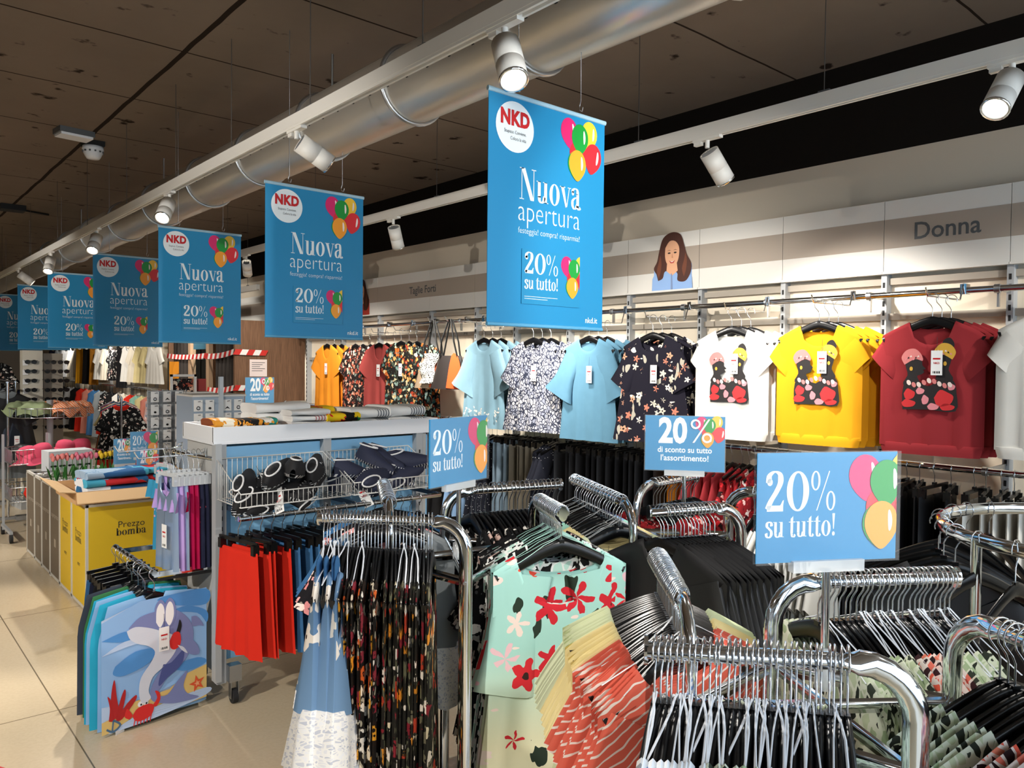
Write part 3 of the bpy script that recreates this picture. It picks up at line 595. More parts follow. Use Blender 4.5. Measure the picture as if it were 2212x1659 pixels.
# ---------------------------------------------------------------- fabrics
F = dict(
 mint=petals('mint_floral_cloth', 'aadcd4', 'e9e6c4', ['d9303a', 'e0503f', 'eec6cf', 'cf2b38', 'f3e0d8'], '2c3a30', 9, .50, 13, .24, (-.4, -.7)),
 jungle=floral('dark_jungle_cloth', '23211c', ['d88a2a', 'e8d9b8', 'b8402a', '6f6a55', 'efe4d6', '8a2430', '15120f'], '6a6a52', 20, .42, .30, .07),
 orange=floral('orange_black_cloth', '1a1614', ['e9a02c', 'f3e3c9', 'd8642a', 'efe8dc', '8e2e3a', '241a14'], 'b0a893', 24, .45, .28, .07),
 zebra=cells('zebra_cloth', 'eef0ec', ['1b1b1b', '1b1b1b', 'bfe2d5'], 34, .10, (1, .15, .5), .03),
 bwfl=floral('black_white_floral_cloth', '151517', ['e9e4dc', 'd9b9ae', 'f2eee6', '8f8f8a'], '55585a', 22, .36, .2, .06),
 blackpink=floral('black_pink_floral_cloth', '17151a', ['e6a6a4', 'f1dcd2', 'd98c8c', 'efe7dd', '5d4a4a'], '8f8a80', 20, .40, .16, .05),
 navyfl=petals('navy_floral_cloth', '24222e', '24222e', ['e9b08f', 'f0e6d2', 'd98d74', 'f3efe4'], 'c9c3b2', 15, .42, 17, .22, (-.3, -.6)),
 multi=floral('rust_teal_floral_cloth', '1e1a18', ['c8682c', '5f8a86', 'd9a05a', '8fa8a0', '9c3c24', 'e0c9a0'], '4f5c4c', 26, .46, .3, .06),
 multi2=floral('rust_pink_floral_cloth', '1d1717', ['d07a5c', 'b8503a', 'e0b7a0', '7c8a80', '9c4a3a', 'e6cfb8'], '5a4038', 26, .45, .3, .06),
 snake=cells('snake_cloth', '33384a', ['c4c4cc', 'b4b6c2', 'd6d4d4', '9a9eae'], 52, .11, (1, .15, .75), .03),
 coral=stripes('coral_stripe_cloth', 'dccfc6', 'cd5e4c', 50, .20, (.35, 0, 1), .05),
 linen=stripes('linen_stripe_cloth', '8d9196', 'dadada', 48, .4, (1, 0, .08), .02),
 bluest=stripes('blue_stripe_cloth', '7fa3d6', 'eef2f6', 60, .45, (.3, 0, 1), .02),
 butter=cloth('butter_cloth', 'f0dfa4'), pistach=cloth('pistachio_cloth', 'dbe3bd'), mintp=cloth('plain_mint_cloth', 'a5dcc8'), skyb=cloth('sky_blue_cloth', '8fb1d8'),
 navy=cloth('navy_cloth', '23263a'), black=cloth('black_cloth', '19191c', .5, .6), white=cloth('white_cloth', 'efece4', .9, .93), cream=cloth('cream_cloth', 'e9dfcb'),
 sage=cells('sage_petal_cloth', 'dfe6d2', ['2d332c', 'a9bd98', '3a4238', 'c4d2b0'], 58, .11, (1, .15, .55), .03),
 coralp=cells('coral_petal_cloth', 'eadfd8', ['2b1a1c', 'e8604a', 'e87a68', '3a2024', 'f08a70'], 52, .10, (1, .15, .6), .03),
 purplep=cells('purple_petal_cloth', 'e8dce4', ['b76a8e', 'd890a4', '6a4a78', 'e0a0a8'], 55, .10, (1, .15, .6), .03),
 denim=petals('blue_denim_floral_cloth', '6484a6', '7394b6', ['ece2d6', 'c2707c', 'dcd6cc', '343a4a'], 'dfe3e6', 10, .36, 14, .07, (-.3, -.6)),
 greyd=cloth('grey_denim_cloth', '83898c'), lace=cells('white_lace_cloth', 'f0efec', ['d0d3dc', 'ecedf0', 'c4c8d4', 'e2e3e8'], 110, .14, (1, .2, 1), .03),
 ldenim=cloth('light_denim_cloth', '8fb6c8', .9, .86, 20), tdenim=cloth('teal_denim_cloth', '628fa8', .9, .84, 18), ddenim=cloth('blue_denim_cloth', '3f6f9f', .9, .75, 24), jeans=cloth('grey_jeans_cloth', '8ba0b0', .9, .75, 26), khaki=cloth('khaki_cloth', '7d7668', .9, .8), 
 yellow=cloth('yellow_cloth', 'f0a81e', .9, .9, 5), wine=cloth('wine_red_cloth', '9b3136', .9, .85, 5), brick=cloth('brick_red_cloth', 'ad4c48', .9, .85, 6), orangek=cloth('orange_cloth', 'f0952a', .9, .9, 5),
 red=cloth('bright_red_cloth', 'd92e1e', .9, .85, 6), dotn=dots('navy_dot_cloth', '20222c', 'dcdcdc', 60, .22), redf=floral('red_floral_cloth', '8e1c22', ['e0484c', 'efc3bc', 'd92c34', 'f0e0d8', '2a1416'], '3a1a1a', 24, .42, .25, .07),
 mustard=cloth('mustard_cloth', 'c5832a', .9, .85), coralsk=cloth('coral_cloth', 'd98a78', .85, .85), pinkf=floral('pale_pink_floral_cloth', 'c9a6a0', ['a9a6b8', 'e3d0c6', '7f8a9c'], '9a8c88', 16, .4, .25),
)
# ---------------------------------------------------------------- four-way racks
RZ = 1.20
def pole(mb, pts, rx, ry, up): mb.tube(pts, rx, ry, n=14, up=up)
RACKS = {
 'A': dict(c=(1.352, .68), arms=[((1.232, .480), (.965, .784)), ((1.160, .842), (1.457, 1.156)), ((1.467, .858), (1.824, .636)), ((1.553, .544), (1.372, .178))]),
 'B': dict(c=(1.513, 1.99), arms=[((1.343, 1.749), (1.053, 2.072)), ((1.800, 1.975), (1.655, 1.675)), ((1.296, 2.075), (1.530, 2.50)), ((1.607, 2.213), (2.054, 2.093))]),
 'C': dict(c=(2.20, 1.632), arms=[((1.911, 1.615), (2.189, 2.155)), ((2.186, 1.398), (1.880, 1.525)), ((2.244, 1.879), (2.645, 1.907)), ((2.470, 1.635), (2.558, 1.296))]),
}
def rack(key, label):
    d = RACKS[key]; t = thing('clothes_rack', label, 'clothes rack', (*d['c'], 0), 0, 'chrome four-way clothes racks'); cx, cy = d['c']; bends = []
    for (bx_, by_), (ex, ey) in d['arms']:
        a = Vector((bx_-cx, by_-cy, 0)); b = Vector((ex-cx, ey-cy, 0)); dr = (b-a).normalized(); R = .085; sd = Vector((-dr.y, dr.x, 0))
        P = [a+Vector((0, 0, z)) for z in (.10, .4, .8, RZ-R)]+[a+dr*(R*(1-cos(q)))+Vector((0, 0, RZ-R+R*sin(q))) for q in (rad(x) for x in (15, 30, 45, 60, 75, 90))]+[a+dr*(R+.03)+Vector((0, 0, RZ)), b+Vector((0, 0, RZ))]
        arm = MB().tube(P, .0125, .020, n=14, up=tuple(-dr)).build('arm', CHROME, t)
        # oval section: keep the tall side in the arm's own plane
        e = MB().tube([b+Vector((0, 0, RZ))-dr*.002, b+Vector((0, 0, RZ))+dr*.004], .0145, .0235, n=14, up=(0, 0, 1)); e.build('end_cap', CHROME, arm); bends.append(a)
        MB().tube([a-sd*.016+Vector((0, 0, 1.03)), a+sd*.016+Vector((0, 0, 1.03))], .005, n=8).build('height_screw', STEEL, arm)
        f = MB().tube([Vector((0, 0, .07))+a*.2, a+Vector((0, 0, .07)), a+a.normalized()*.22+Vector((0, 0, .07))], .014, .014, n=8).build('foot', CHROME, t)
        MB().lathe([(0, 0), (.025, .005), (.025, .05), (0, .056)], 12, tuple(a+a.normalized()*.22)).build('castor', RUBBER, f)
    order = [0, 1, 2, 3]
    for i in range(4):
        a, b = bends[order[i]], bends[order[(i+1) % 4]]; dr = (b-a).normalized()
        MB().tube([a+Vector((0, 0, 1.03)), b+Vector((0, 0, 1.03))], .003, .016, n=4).build('frame_bar', CHROME, t)
    for a, b in ((0, 2), (1, 3)): MB().tube([bends[a]+Vector((0, 0, 1.03)), bends[b]+Vector((0, 0, 1.03))], .003, .014, n=4).build('frame_bar', CHROME, t)
    return t
rack('A', 'chrome four-way clothes rack with the coral striped tops')
rack('B', 'chrome four-way clothes rack with the mint floral blouse in front')
rack('C', 'chrome four-way clothes rack holding the black dresses')
# garment recipes -> prototype objects (copied, sharing mesh)
PROTO = {}
def g_mesh(key):
    k, fab = key
    m = MB(); ex = {}
    sd = hash(k) % 97 if False else sum(map(ord, k+fab))
    if k == 'wide':       # wide-necked summer top, the hanger's shoulders bare
        garment(.222, .27, .62, .118, .07, .05, .009, fold=(5, .007), dh=.6, seed=sd, mb=m); sleeves(m, .208, .15, 60, .17, .17, .012, ruf=.25, seed=sd)
    elif k == 'strap':    # long dress with straps near the hanger's ends
        garment(.215, .30, 1.06, .150, .12, .10, .008, fold=(7, .009), dh=1.2, wm=.2, seed=sd, mb=m)
    elif k == 'tee': garment(.225, .265, .64, .085, .075, .02, .012, seed=sd, mb=m); sleeves(m, .215, .10, 52, .17, .15, .011, seed=sd)
    elif k == 'blouse': garment(.215, .29, .95 if fab in ('mint', 'zebra') else .68, .145 if fab == 'mint' else .095, .15 if fab == 'mint' else .10, .06, .013, fold=(6, .010), seed=sd, mb=m); sleeves(m, .205, *((.34, 80, .17, .16) if fab in ('mint', 'zebra') else (.22, 62, .16, .14)), .016, flare=.05, ruf=.15, seed=sd)
    elif k == 'dress': garment(.225, .29, .92, .06, .06, .02, .011, fold=(5, .010), seed=sd, mb=m); sleeves(m, .215, .26, 70, .17, .14, .014, ruf=.2, seed=sd)
    elif k == 'lacedress':
        garment(.218, .25, .40, .13, .10, .08, .010, fold=(4, .010), dh=4.6, wm=.215, seed=sd, mb=m)
        l = MB(); garment(.252, .30, .19, 0, dep=.060, top=-.071-.40+.014, slope=0, fold=(8, .014), dh=.4, wm=.27, seed=sd, nc=36, hem=.014, mb=l)
        ex['lace_hem'] = (l, F['lace'])
    elif k == 'bluebell':
        garment(.21, .25, .70, .085, .085, .03, .013, fold=(4, .010), seed=sd, mb=m); sleeves(m, .20, .30, 66, .15, .17, .016, flare=.14, ruf=.25, seed=sd)
    elif k == 'kaftan':
        garment(.22, .24, .80, .07, .14, .02, .012, fold=(4, .010), seed=sd, mb=m); sleeves(m, .21, .17, 58, .22, .26, .013, seed=sd)
    elif k == 'bandtee':
        garment(.21, .215, .60, .095, .105, .035, .018, fold=(4, .006), wm=.215, seed=sd, mb=m); sleeves(m, .20, .105, 44, .19, .165, .016, ruf=.1, seed=sd)
        b = MB(); garment(.214, .20, .05, 0, dep=.0265, top=-.071-.585, slope=0, fold=(11, .001), wm=.210, seed=sd, nc=26, nr=3, mb=b); ex['waistband'] = (b, F[fab])
    elif k == 'slip': garment(.15, .2, .8, .10, .10, .06, .010, slope=.03, fold=(4, .009), wm=.15, seed=sd, mb=m)
    elif k == 'trousers': m = trousers(seed=sd)
    elif k == 'skirt': m = trousers(.15, .47, .19, legs=False, seed=sd)
    elif k == 'miniskirt': m = trousers(.15, .34, .18, legs=False, seed=sd)
    return m, ex
KINDN = dict(wide=('summer_top', 'top'), strap=('long_dress', 'dress'), tee=('t_shirt', 'T-shirt'), blouse=('blouse', 'blouse'), dress=('dress', 'dress'), lacedress=('lace_dress', 'dress'), bluebell=('denim_tunic', 'tunic'), kaftan=('kaftan_top', 'top'), bandtee=('t_shirt', 'T-shirt'), slip=('slip_dress', 'dress'), trousers=('trousers', 'trousers'), skirt=('skirt', 'skirt'), miniskirt=('short_skirt', 'skirt'))
def wear(k, fab, label, loc, rz, group):
    key = (k, fab)
    if key not in PROTO:
        m, ex = g_mesh(key); PROTO[key] = (m.mesh(KINDN[k][0], F[fab]), {n: b.mesh(n, mt) for n, (b, mt) in ex.items()})
    me, ex = PROTO[key]; nm, ct = KINDN[k]
    o = obj(nm, me, None, loc, rz); tag(o, label, ct, group)
    for n, e in ex.items(): obj(n, e, o)
    return o
LOOP = {}
def loops(o, col, key):
    if key not in LOOP:
        m = MB(); R = random.Random(len(LOOP)+3)
        for sg in (-1, 1):
            dy = R.uniform(-.05, .05); top = lambda x: -.100-.09*(x/.205)**1.3+.0225
            P = [(0, 0, -.066), (sg*.008, dy*.1, -.072)]+[(sg*x, dy*(x/.17)**.8+.004*sin(30*x), top(x)+.003*sin(40*x)) for x in (.03, .06, .10, .14, .17)]
            m.tube(P, .0021, .0008, n=4, sm=False); m.tube([(x, y*-.4+.004, z+.001) for x, y, z in P], .0014, .0008, n=4, sm=False)
        LOOP[key] = m.mesh('hanging_loop', col)
    obj('hanging_loop', LOOP[key], o)
def fill_arm(key, ai, n, plan, arm, loopcol=None, start=.012, stop=None, jit=.05, kind='black', turn=0, swing=0):
    """hang n hangers from the end cap towards the post; plan = [(count, garment kind, fabric, words)]"""
    (bx_, by_), (ex, ey) = RACKS[key]['arms'][ai]; a = Vector((ex, ey, RZ)); b = Vector((bx_, by_, RZ)); d = (b-a); L = d.length-.10; d.normalize()
    rz = math.atan2(d.y, d.x)-PI/2+rad(turn); R = random.Random(key+str(ai)); seq = []
    for c, k, f, w in plan: seq += [(k, f, w)]*c
    cnt = {}; tot = {}
    for k, f, w in seq[:n]: tot[w] = tot.get(w, 0)+1
    for i in range(n):
        s = start+(L-start)*(i+.2*R.uniform(-1, 1))/max(1, n-1)*(stop or 1); p = a+d*s; r = rz+R.uniform(-jit, jit)+rad(swing)*i/max(1, n-1)
        hanger(f'black hanger with wire hook, {nth(i+1)} from end cap of {arm}', p, r, 'hangers on '+arm, kind)
        if i < len(seq) and seq[i][0]:
            k, f, w = seq[i]; cnt[w] = cnt.get(w, 0)+1
            o = wear(k, f, (f'{w}, {nth(cnt[w])} of {tot[w]} from end cap, {arm}' if tot[w] > 1 else f'{w} on {arm}'), p, r, w+' on '+arm)
            if loopcol and R.random() < loopcol[1]: loops(o, loopcol[0], (loopcol[0].name, i % 3))
LWHITE = M('white_ribbon', 'd6dbe2', .55)
fill_arm('A', 0, 32, [(1, 'wide', 'linen', 'grey linen top'), (9, 'wide', 'bluest', 'blue striped top'), (8, 'wide', 'sage', 'sage petal print top'), (6, 'wide', 'bluest', 'blue striped shirt'), (6, 'wide', 'sage', 'sage leaf top')], 'the striped-top arm', (LWHITE, .42), turn=-12, kind='broad')
fill_arm('A', 1, 26, [(7, 'wide', 'pistach', 'pistachio top'), (7, 'wide', 'butter', 'butter yellow top'), (12, 'wide', 'coral', 'coral striped top')], 'the coral-top arm', (M('pale_ribbon', 'cfd3d6', .5), .25), swing=42)
fill_arm('A', 2, 26, [(8, 'wide', 'sage', 'sage petal print top'), (6, 'wide', 'coralp', 'coral petal print top'), (12, 'wide', 'sage', 'sage leaf print top')], 'the ribboned sage-top arm', (LWHITE, .38))
fill_arm('A', 3, 18, [(4, 'wide', 'purplep', 'purple petal print top'), (7, 'wide', 'coralp', 'coral petal print top'), (7, 'wide', 'sage', 'sage petal print top')], 'the petal-print arm')
LDW = 'blue floral dress with white lace hem'
fill_arm('B', 0, 32, [(1, 'lacedress', 'denim', LDW), (2, 'slip', 'ddenim', 'plain denim dress'), (1, 'lacedress', 'denim', LDW), (2, 'slip', 'ddenim', 'plain denim dress'), (1, 'lacedress', 'denim', LDW), (1, 'lacedress', 'denim', LDW), (10, 'strap', 'orange', 'orange and black long dress'), (14, 'strap', 'jungle', 'dark jungle print long dress')], 'the lace-dress arm', (LWHITE, .22), turn=13)
fill_arm('B', 1, 16, [(3, 'blouse', 'mint', 'mint floral blouse'), (6, 'blouse', 'zebra', 'mint and black print blouse'), (7, 'blouse', 'bwfl', 'black and white print blouse')], 'the mint-blouse arm', (M('mint_ribbon', 'b6e6da', .5), .6))
fill_arm('B', 2, 12, [(4, 'blouse', 'ddenim', 'blue denim tunic'), (3, 'blouse', 'blackpink', 'black and pink floral blouse'), (5, 'lacedress', 'greyd', 'grey dress with lace hem')], 'the grey-dress arm')
fill_arm('B', 3, 20, [(20, 'wide', 'bwfl', 'black and white floral top')], 'the monochrome-top arm')
fill_arm('C', 0, 20, [(5, 'wide', 'navy', 'navy top'), (4, 'wide', 'skyb', 'sky blue top'), (3, 'wide', 'mintp', 'mint top'), (6, 'wide', 'butter', 'pale yellow top'), (2, 'wide', 'pistach', 'pale green top')], 'the pastel-top arm', (M('pale_ribbon', 'cfd3d6', .5), .5))
fill_arm('C', 1, 15, [(15, 'dress', 'black', 'black dress')], 'the black-dress arm', start=.04, turn=30, jit=.10)
fill_arm('C', 2, 12, [(12, 'wide', 'redf', 'dark red printed top')], 'the dark-red-top arm')
fill_arm('C', 3, 14, [(14, 'wide', 'white', 'white lace top')], 'the white-lace-top arm')
for o in [o for o in COL.objects if o.get('label', '').startswith('black dress, fourth') or o.get('label', '').startswith('mint floral blouse, first')]:
    if 'black' in o['label']: add_tag(o, -.22, -.20, -.03, -.5)

# ---------------------------------------------------------------- signs on stands
def sign(c, az, bottom, pole_z, label, style, W=.297, Hh=.21, base=True):
    t = thing('price_sign', label, 'sign', (*c, 0), rad(90-az), 'blue discount signs'); e = .0004; z0 = bottom; tilt = 0
    m = MB(); m.box((0, 0, z0+Hh/2), (W, .0016, Hh), 0); y = -.0012
    if style == 'su':
        put_serif(m, '20%', -W/2+.018, z0+Hh*.47, W*.50, Hh*.36, 1, y); put_serif(m, 'su tutto!', -W/2+.018, z0+Hh*.235, W*.50, Hh*.205, 1, y)
        balloons(m, W/2-.118, z0+Hh*.11, Hh*.86, 3, y, e, W/2-.001)
    else:
        put(m, sans('20', .63*Hh, .035), -W*.33, z0+Hh*.52, 1, y-.0008, W*.36); put(m, sans('%', .63*Hh, -.008), W*.07, z0+Hh*.52, 1, y-.004, W*.27)
        put(m, sans('di sconto su tutto', .148*Hh, .018), -W*.34, z0+Hh*.335, 1, y, W*.68); put(m, sans("l'assortimento!", .148*Hh, .018), -W*.30, z0+Hh*.185, 1, y, W*.60)
        balloons(m, W/2-Hh*.56, z0+Hh*.44, Hh*.55, 3, y, e, W/2-.001)
    m.build('printed_card', [SKYB, PALE, RED]+BAL, t)
    s = MB(); s.box((0, -.008, z0+Hh/2), (W+.006, .0015, Hh+.004)); s.box((0, .004, z0+Hh/2), (W+.006, .0015, Hh+.004)); s.build('clear_sleeve', ACRYL, t)
    b = MB(); b.box((0, 0, z0-.008), (.15, .02, .022)); b.build('sleeve_holder', M('clear_holder', 'e4e8ea', .1, alpha=.55), t)
    MB().tube([(0, 0, pole_z), (0, 0, z0-.012)], .008, .008, n=10).build('pole', CHROME, t)
    if base: MB().lathe([(.018, 0), (.018, .05), (.011, .055), (.011, .08)], 14, (0, 0, pole_z)).build('clamp', M('clear_holder', 'e4e8ea', .1, alpha=.55), t)
    return t
sign((1.437, .731), 120, 1.278, 1.03, 'large blue 20% su tutto sign above the sage petal tops', 'su')
sign((1.49, 1.98), 75, 1.272, 1.03, 'blue 20% su tutto sign on the rack with the mint floral blouse', 'su')
sign((2.436, 1.81), 143, 1.252, 1.03, 'blue 20% di sconto sign standing on the rack of black dresses', 'di')
sign((3.60, 8.55), 92, 1.17, 0, 'blue 20% di sconto sign in front of the brown wood fitting room wall', 'di', .33, .31, False)

# ---------------------------------------------------------------- round rail at the right edge
RC = (2.62, .53); RR = .41
t = thing('round_clothes_rack', 'round chrome clothes rack of mostly bare black hangers', 'clothes rack', (*RC, 0))
MB().tube([(RR*cos(2*PI*k/48), RR*sin(2*PI*k/48), RZ) for k in range(48)], .012, .019, n=12, closed=True).build('ring_rail', CHROME, t)
for k in range(3):
    a = k*2*PI/3+.5; MB().tube([(RR*cos(a), RR*sin(a), RZ), (RR*cos(a), RR*sin(a), .06), (RR*1.2*cos(a), RR*1.2*sin(a), .03)], .014, n=10, up=(.3, .2, .9)).build('leg', CHROME, t)
R_ = random.Random(4)
for i in range(22):
    a = rad(62)+i*rad(278)/22+R_.uniform(-.04, .04); p = (RC[0]+RR*cos(a), RC[1]+RR*sin(a), RZ)
    hanger(f'bare black hanger, {nth(i+1)} anticlockwise around the round chrome rack', p, a+R_.uniform(-.25, .25)+PI/2*0, 'hangers on the round rack', name='clothes_hanger')
    if i == 5: wear('blouse', 'black', 'black blouse on the round chrome rack', p, a, 'blouses on the round rack')
for i in range(3):
    a = rad(205)+i*.14; p = (RC[0]+RR*cos(a), RC[1]+RR*sin(a), RZ-.12)
    clip_hanger(f'black clip hanger holding a coral skirt, {nth(i+1)} of 3 on the round rack', p, a+PI*.72, 'clip hangers on the round rack')
    wear('skirt', 'coralsk', f'coral skirt on the round chrome rack, {nth(i+1)} of 3', p, a+PI*.72, 'coral skirts on the round rack')
# ================================================================ garments on the wall arms
XA = 3.70
def tee_print(key, base):                             # two head-wrapped figures in profile, printed on the chest
    m = MB(); fy = None
    def fn(a, b, y): return (a, -.0275+y, b)
    e = -.0005; zc = -.365
    def P(pts, mi, k): m.poly([(x*.30-.0, zc+z*.30) for x, z in pts], mi, e*k, fn)
    P(cat([(-.36, -.46), (0, -.45), (.36, -.46), (.37, -.2), (.33, -.02), (.18, .04), (.0, -.10), (-.16, -.02), (-.31, .0), (-.37, -.2), (-.36, -.46)], 3), 0, 1)
    for i, (x, z, w, h) in enumerate(((-.27, -.22, .16, .16), (-.05, -.3, .1, .14), (.2, -.27, .26, .24), (.3, -.10, .1, .1), (-.28, -.36, .2, .12), (.06, -.40, .16, .1), (.25, -.40, .2, .1), (-.12, -.17, .12, .1))):
        P(cat([(x-w/2, z), (x-w*.2, z+h*.5), (x+w*.2, z+h*.35), (x+w/2, z+h*.1), (x+w*.3, z-h*.4), (x-w*.3, z-h*.5), (x-w/2, z)], 3), 1+(i % 2), 2)
    for sg, cx, cz in ((1, -.20, .16), (-1, .16, .24)):
        f = lambda pts, mi, k: P([(cx+sg*x, cz+z) for x, z in pts], mi, k)
        f(cat([(-.12, .0), (-.13, .10), (-.05, .18), (.06, .17), (.10, .10), (.105, .05), (.15, .0), (.115, -.015), (.13, -.045), (.105, -.075), (.06, -.095), (.035, -.12), (.07, -.24), (-.16, -.24), (-.10, -.1), (-.12, .0)], 3), 0, 2)
        f(cat([(-.145, .06), (-.19, .17), (-.12, .28), (.0, .30), (.09, .21), (.105, .12), (.0, .145), (-.145, .06)], 4), 3 if sg > 0 else 4, 3)
        for q in range(7): f(cat([(-.14+.034*q, .13+.022*(q % 3)), (-.125+.034*q, .16+.022*(q % 3)), (-.11+.034*q, .135+.022*(q % 3)), (-.14+.034*q, .13+.022*(q % 3))], 2), (2, 0, 5)[q % 3], 4)
        m.ell((cx-.05*sg)*.30, zc+(cz+.0)*.30, .007, .010, 4, e*4, 10, 0, fn)
    P(cat([(.16, .46), (.18, .58), (.27, .62), (.33, .52), (.28, .44), (.16, .46)], 4), 0, 2)
    for i in range(9): m.ell((-.28+.07*i)*.30, zc+(-.05-.035*math.sin(i*1.1))*.30, .009, .013, 3 if i % 2 else 5, e*3.5, 8, .4, fn)
    return m.mesh('chest_print', [M('print_black', '1c1718', .7), M('print_red', 'cf2a2e', .7), M('print_pink', 'e08a92', .7), M('print_rose', 'd97f7c', .7), M('print_gold', 'd5a53a', .7), M('print_cream', 'eed9cf', .7)])
PRINTS = {}
WG = [  # centre y, kind, fabric, description, z of arm, copies, print, tag
 (.94, 'bandtee', 'white', 'plain white T-shirt', 2.0, 4, False, False), (1.42, 'bandtee', 'wine', 'dark red T-shirt printed with two figures', 1.985, 4, True, True),
 (1.955, 'bandtee', 'yellow', 'yellow T-shirt printed with two figures', 1.985, 4, True, True), (2.46, 'bandtee', 'white', 'white T-shirt printed with two figures', 1.975, 4, True, True),
 (3.01, 'blouse', 'navyfl', 'navy floral blouse', 1.955, 3, False, True), (3.54, 'bluebell', 'tdenim', 'teal denim tunic with bell sleeves', 1.945, 4, False, True),
 (4.08, 'blouse', 'snake', 'snake print blouse', 1.945, 4, False, True), (4.64, 'bluebell', 'ldenim', 'pale denim blouse with bell sleeves', 1.955, 4, False, False),
 (5.80, 'kaftan', 'multi', 'rust and teal floral tunic', 1.95, 4, False, True), (6.17, 'kaftan', 'brick', 'brick red tunic', 1.94, 4, False, True),
 (6.60, 'kaftan', 'multi2', 'rust and pink floral tunic', 1.935, 3, False, False), (7.17, 'kaftan', 'orangek', 'orange tunic', 1.945, 3, False, True)]
def wall_arm(y, z, label, x0=4.10, x1=3.66):
    t = obj('display_arm', None, next((b for a, c, b in BAYS if a <= y < c), BAYS[0][2]), (x0, y, 2.03))
    a = MB().tube([(0, 0, .03), (-.02, 0, .03), (-.06, 0, z-2.03), (x1-x0, 0, z-2.03-.005), (x1-x0-.02, 0, z-2.03+.03)], .004, n=6); a.build('wire_arm', CHROME, t)
    MB().box((0, 0, .005), (.05, .028, .05)).build('rail_clamp', CHROME, t)
for y, k, f, w, z, n, pr, tg in WG:
    wall_arm(y, z-.004, f'chrome display arm holding the {w}s')
    R_ = random.Random(int(y*100))
    for i in range(n):
        x = XA+.02+i*.075; rz = -PI/2+R_.uniform(-.05, .05)+(.10 if i == 0 else 0); yy = y-.012*i
        if i < 3: hanger(f'black hanger of the {w}, {nth(i+1)} on its wall arm', (x, yy, z-.017), rz, 'hangers on the wall arms', name='clothes_hanger')
        o = wear(k, f, f'{w}, {nth(i+1)} on its wall arm', (x, yy, z-.017), rz, w+'s on a wall arm')
        if i == 0:
            if pr:
                if f not in PRINTS: PRINTS[f] = tee_print(k, f)
                obj('chest_print', PRINTS[f], o)
            if tg: add_tag(o, .03, -.235 if k == 'bandtee' else -.28, -.03)
            if f == 'ldenim':
                m = MB(); Rr = random.Random(2)
                for q in range(40): m.ell(Rr.uniform(-.19, .2), -.66+Rr.uniform(-.05, .05)*(1 if q % 2 else .4), .011, .006, 0, -.03-.0002*q, 7, Rr.uniform(0, 3))
                m.build('embroidery', F['white'], o)
# two handbags on the wall rail
def handbag(label, y, cols, strap):
    t = thing('handbag', label, 'handbag', (3.74, y, 1.43), -PI/2+.25, 'handbags on the wall rail'); a, b, c = cols
    def sect(u, v): 
        ang = 2*PI*u; w = .20*(1-.42*v); d = .075*(1-.75*v); return (w*cos(ang), d*sin(ang), .02+.27*v)
    m = MB().grid(sect, 28, 8); m.poly([(.2*cos(q), .075*sin(q)) for q in (2*PI*i/24 for i in range(24))], 0, 0, lambda x, z, y: (x, z, .02)); m.build('bag_body', a, t)
    p = MB(); p.poly(cat([(.02, .03), (.19, .03), (.17, .12), (.10, .28), (.03, .29), (.02, .03)], 3), 0, -.08, lambda x, z, y: (x, y*(1-.75*z/.29)-.004, z)); p.build('side_panel', b, t)
    if c: MB().grid(lambda u, v: (-.08+.16*u+.02*sin(9*v), -.082*(1-.6*v)-.018*sin(PI*u)-.006*sin(22*v), .06+.25*v), 10, 12).build('scarf', c, t)
    s = MB()
    for yy in (-.03, .03): s.tube([(-.09, yy*.6, .27), (-.07, yy, .40), (-.01, yy*.3, .585), (.01, yy*.3, .585), (.06, yy, .40), (.09, yy*.6, .27)], .004, .010, n=6, up=(0, 1, 0))
    s.build('strap', strap, t)
handbag('tan and taupe handbag with a black patterned scarf, hanging on the wall', 5.34, (M('bag_taupe', 'a08b73', .5), M('bag_rust', 'b9522c', .45), cells('scarf_cloth', 'c9c6bd', ['2a2826', '3a3733'], 70, .16)), BLACKM)
handbag('orange and black handbag with black straps, hanging on the wall', 5.10, (M('bag_black', '2a2422', .5), M('bag_orange', 'e0582a', .4), None), BLACKM)
for y_ in (5.34, 5.10): wall_arm(y_, 2.008, '', 4.10, 3.70)
# ---------------------------------------------------------------- lower wall rail
RL = random.Random(11)
LOW = [(1.02, 1.36, 'trousers', 'white', 'white trousers', 6, .02), (1.40, 1.98, 'trousers', 'black', 'black trousers', 9, .02), (2.02, 2.36, 'trousers', 'black', 'black leggings', 5, .02), (2.40, 2.58, 'blouse', 'redf', 'red floral blouse', 4, 0), (2.60, 2.86, 'blouse', 'wine', 'dark red blouse', 5, 0),
 (2.92, 3.02, 'miniskirt', 'mustard', 'mustard skirt', 3, .02), (3.06, 4.02, 'trousers', 'black', 'black wide trousers', 14, .02), (4.06, 4.18, 'blouse', 'dotn', 'dotted navy blouse', 3, 0), (4.22, 4.50, 'trousers', 'khaki', 'khaki trousers', 5, .02), (4.54, 4.74, 'trousers', 'jeans', 'grey jeans', 4, .02), (4.78, 4.90, 'blouse', 'dotn', 'navy dotted shirt', 2, 0), (4.94, 5.20, 'blouse', 'skyb', 'pale blue shirt', 4, 0), (5.3, 7.1, 'dress', 'black', 'black wall-rail dress', 14, 0)]
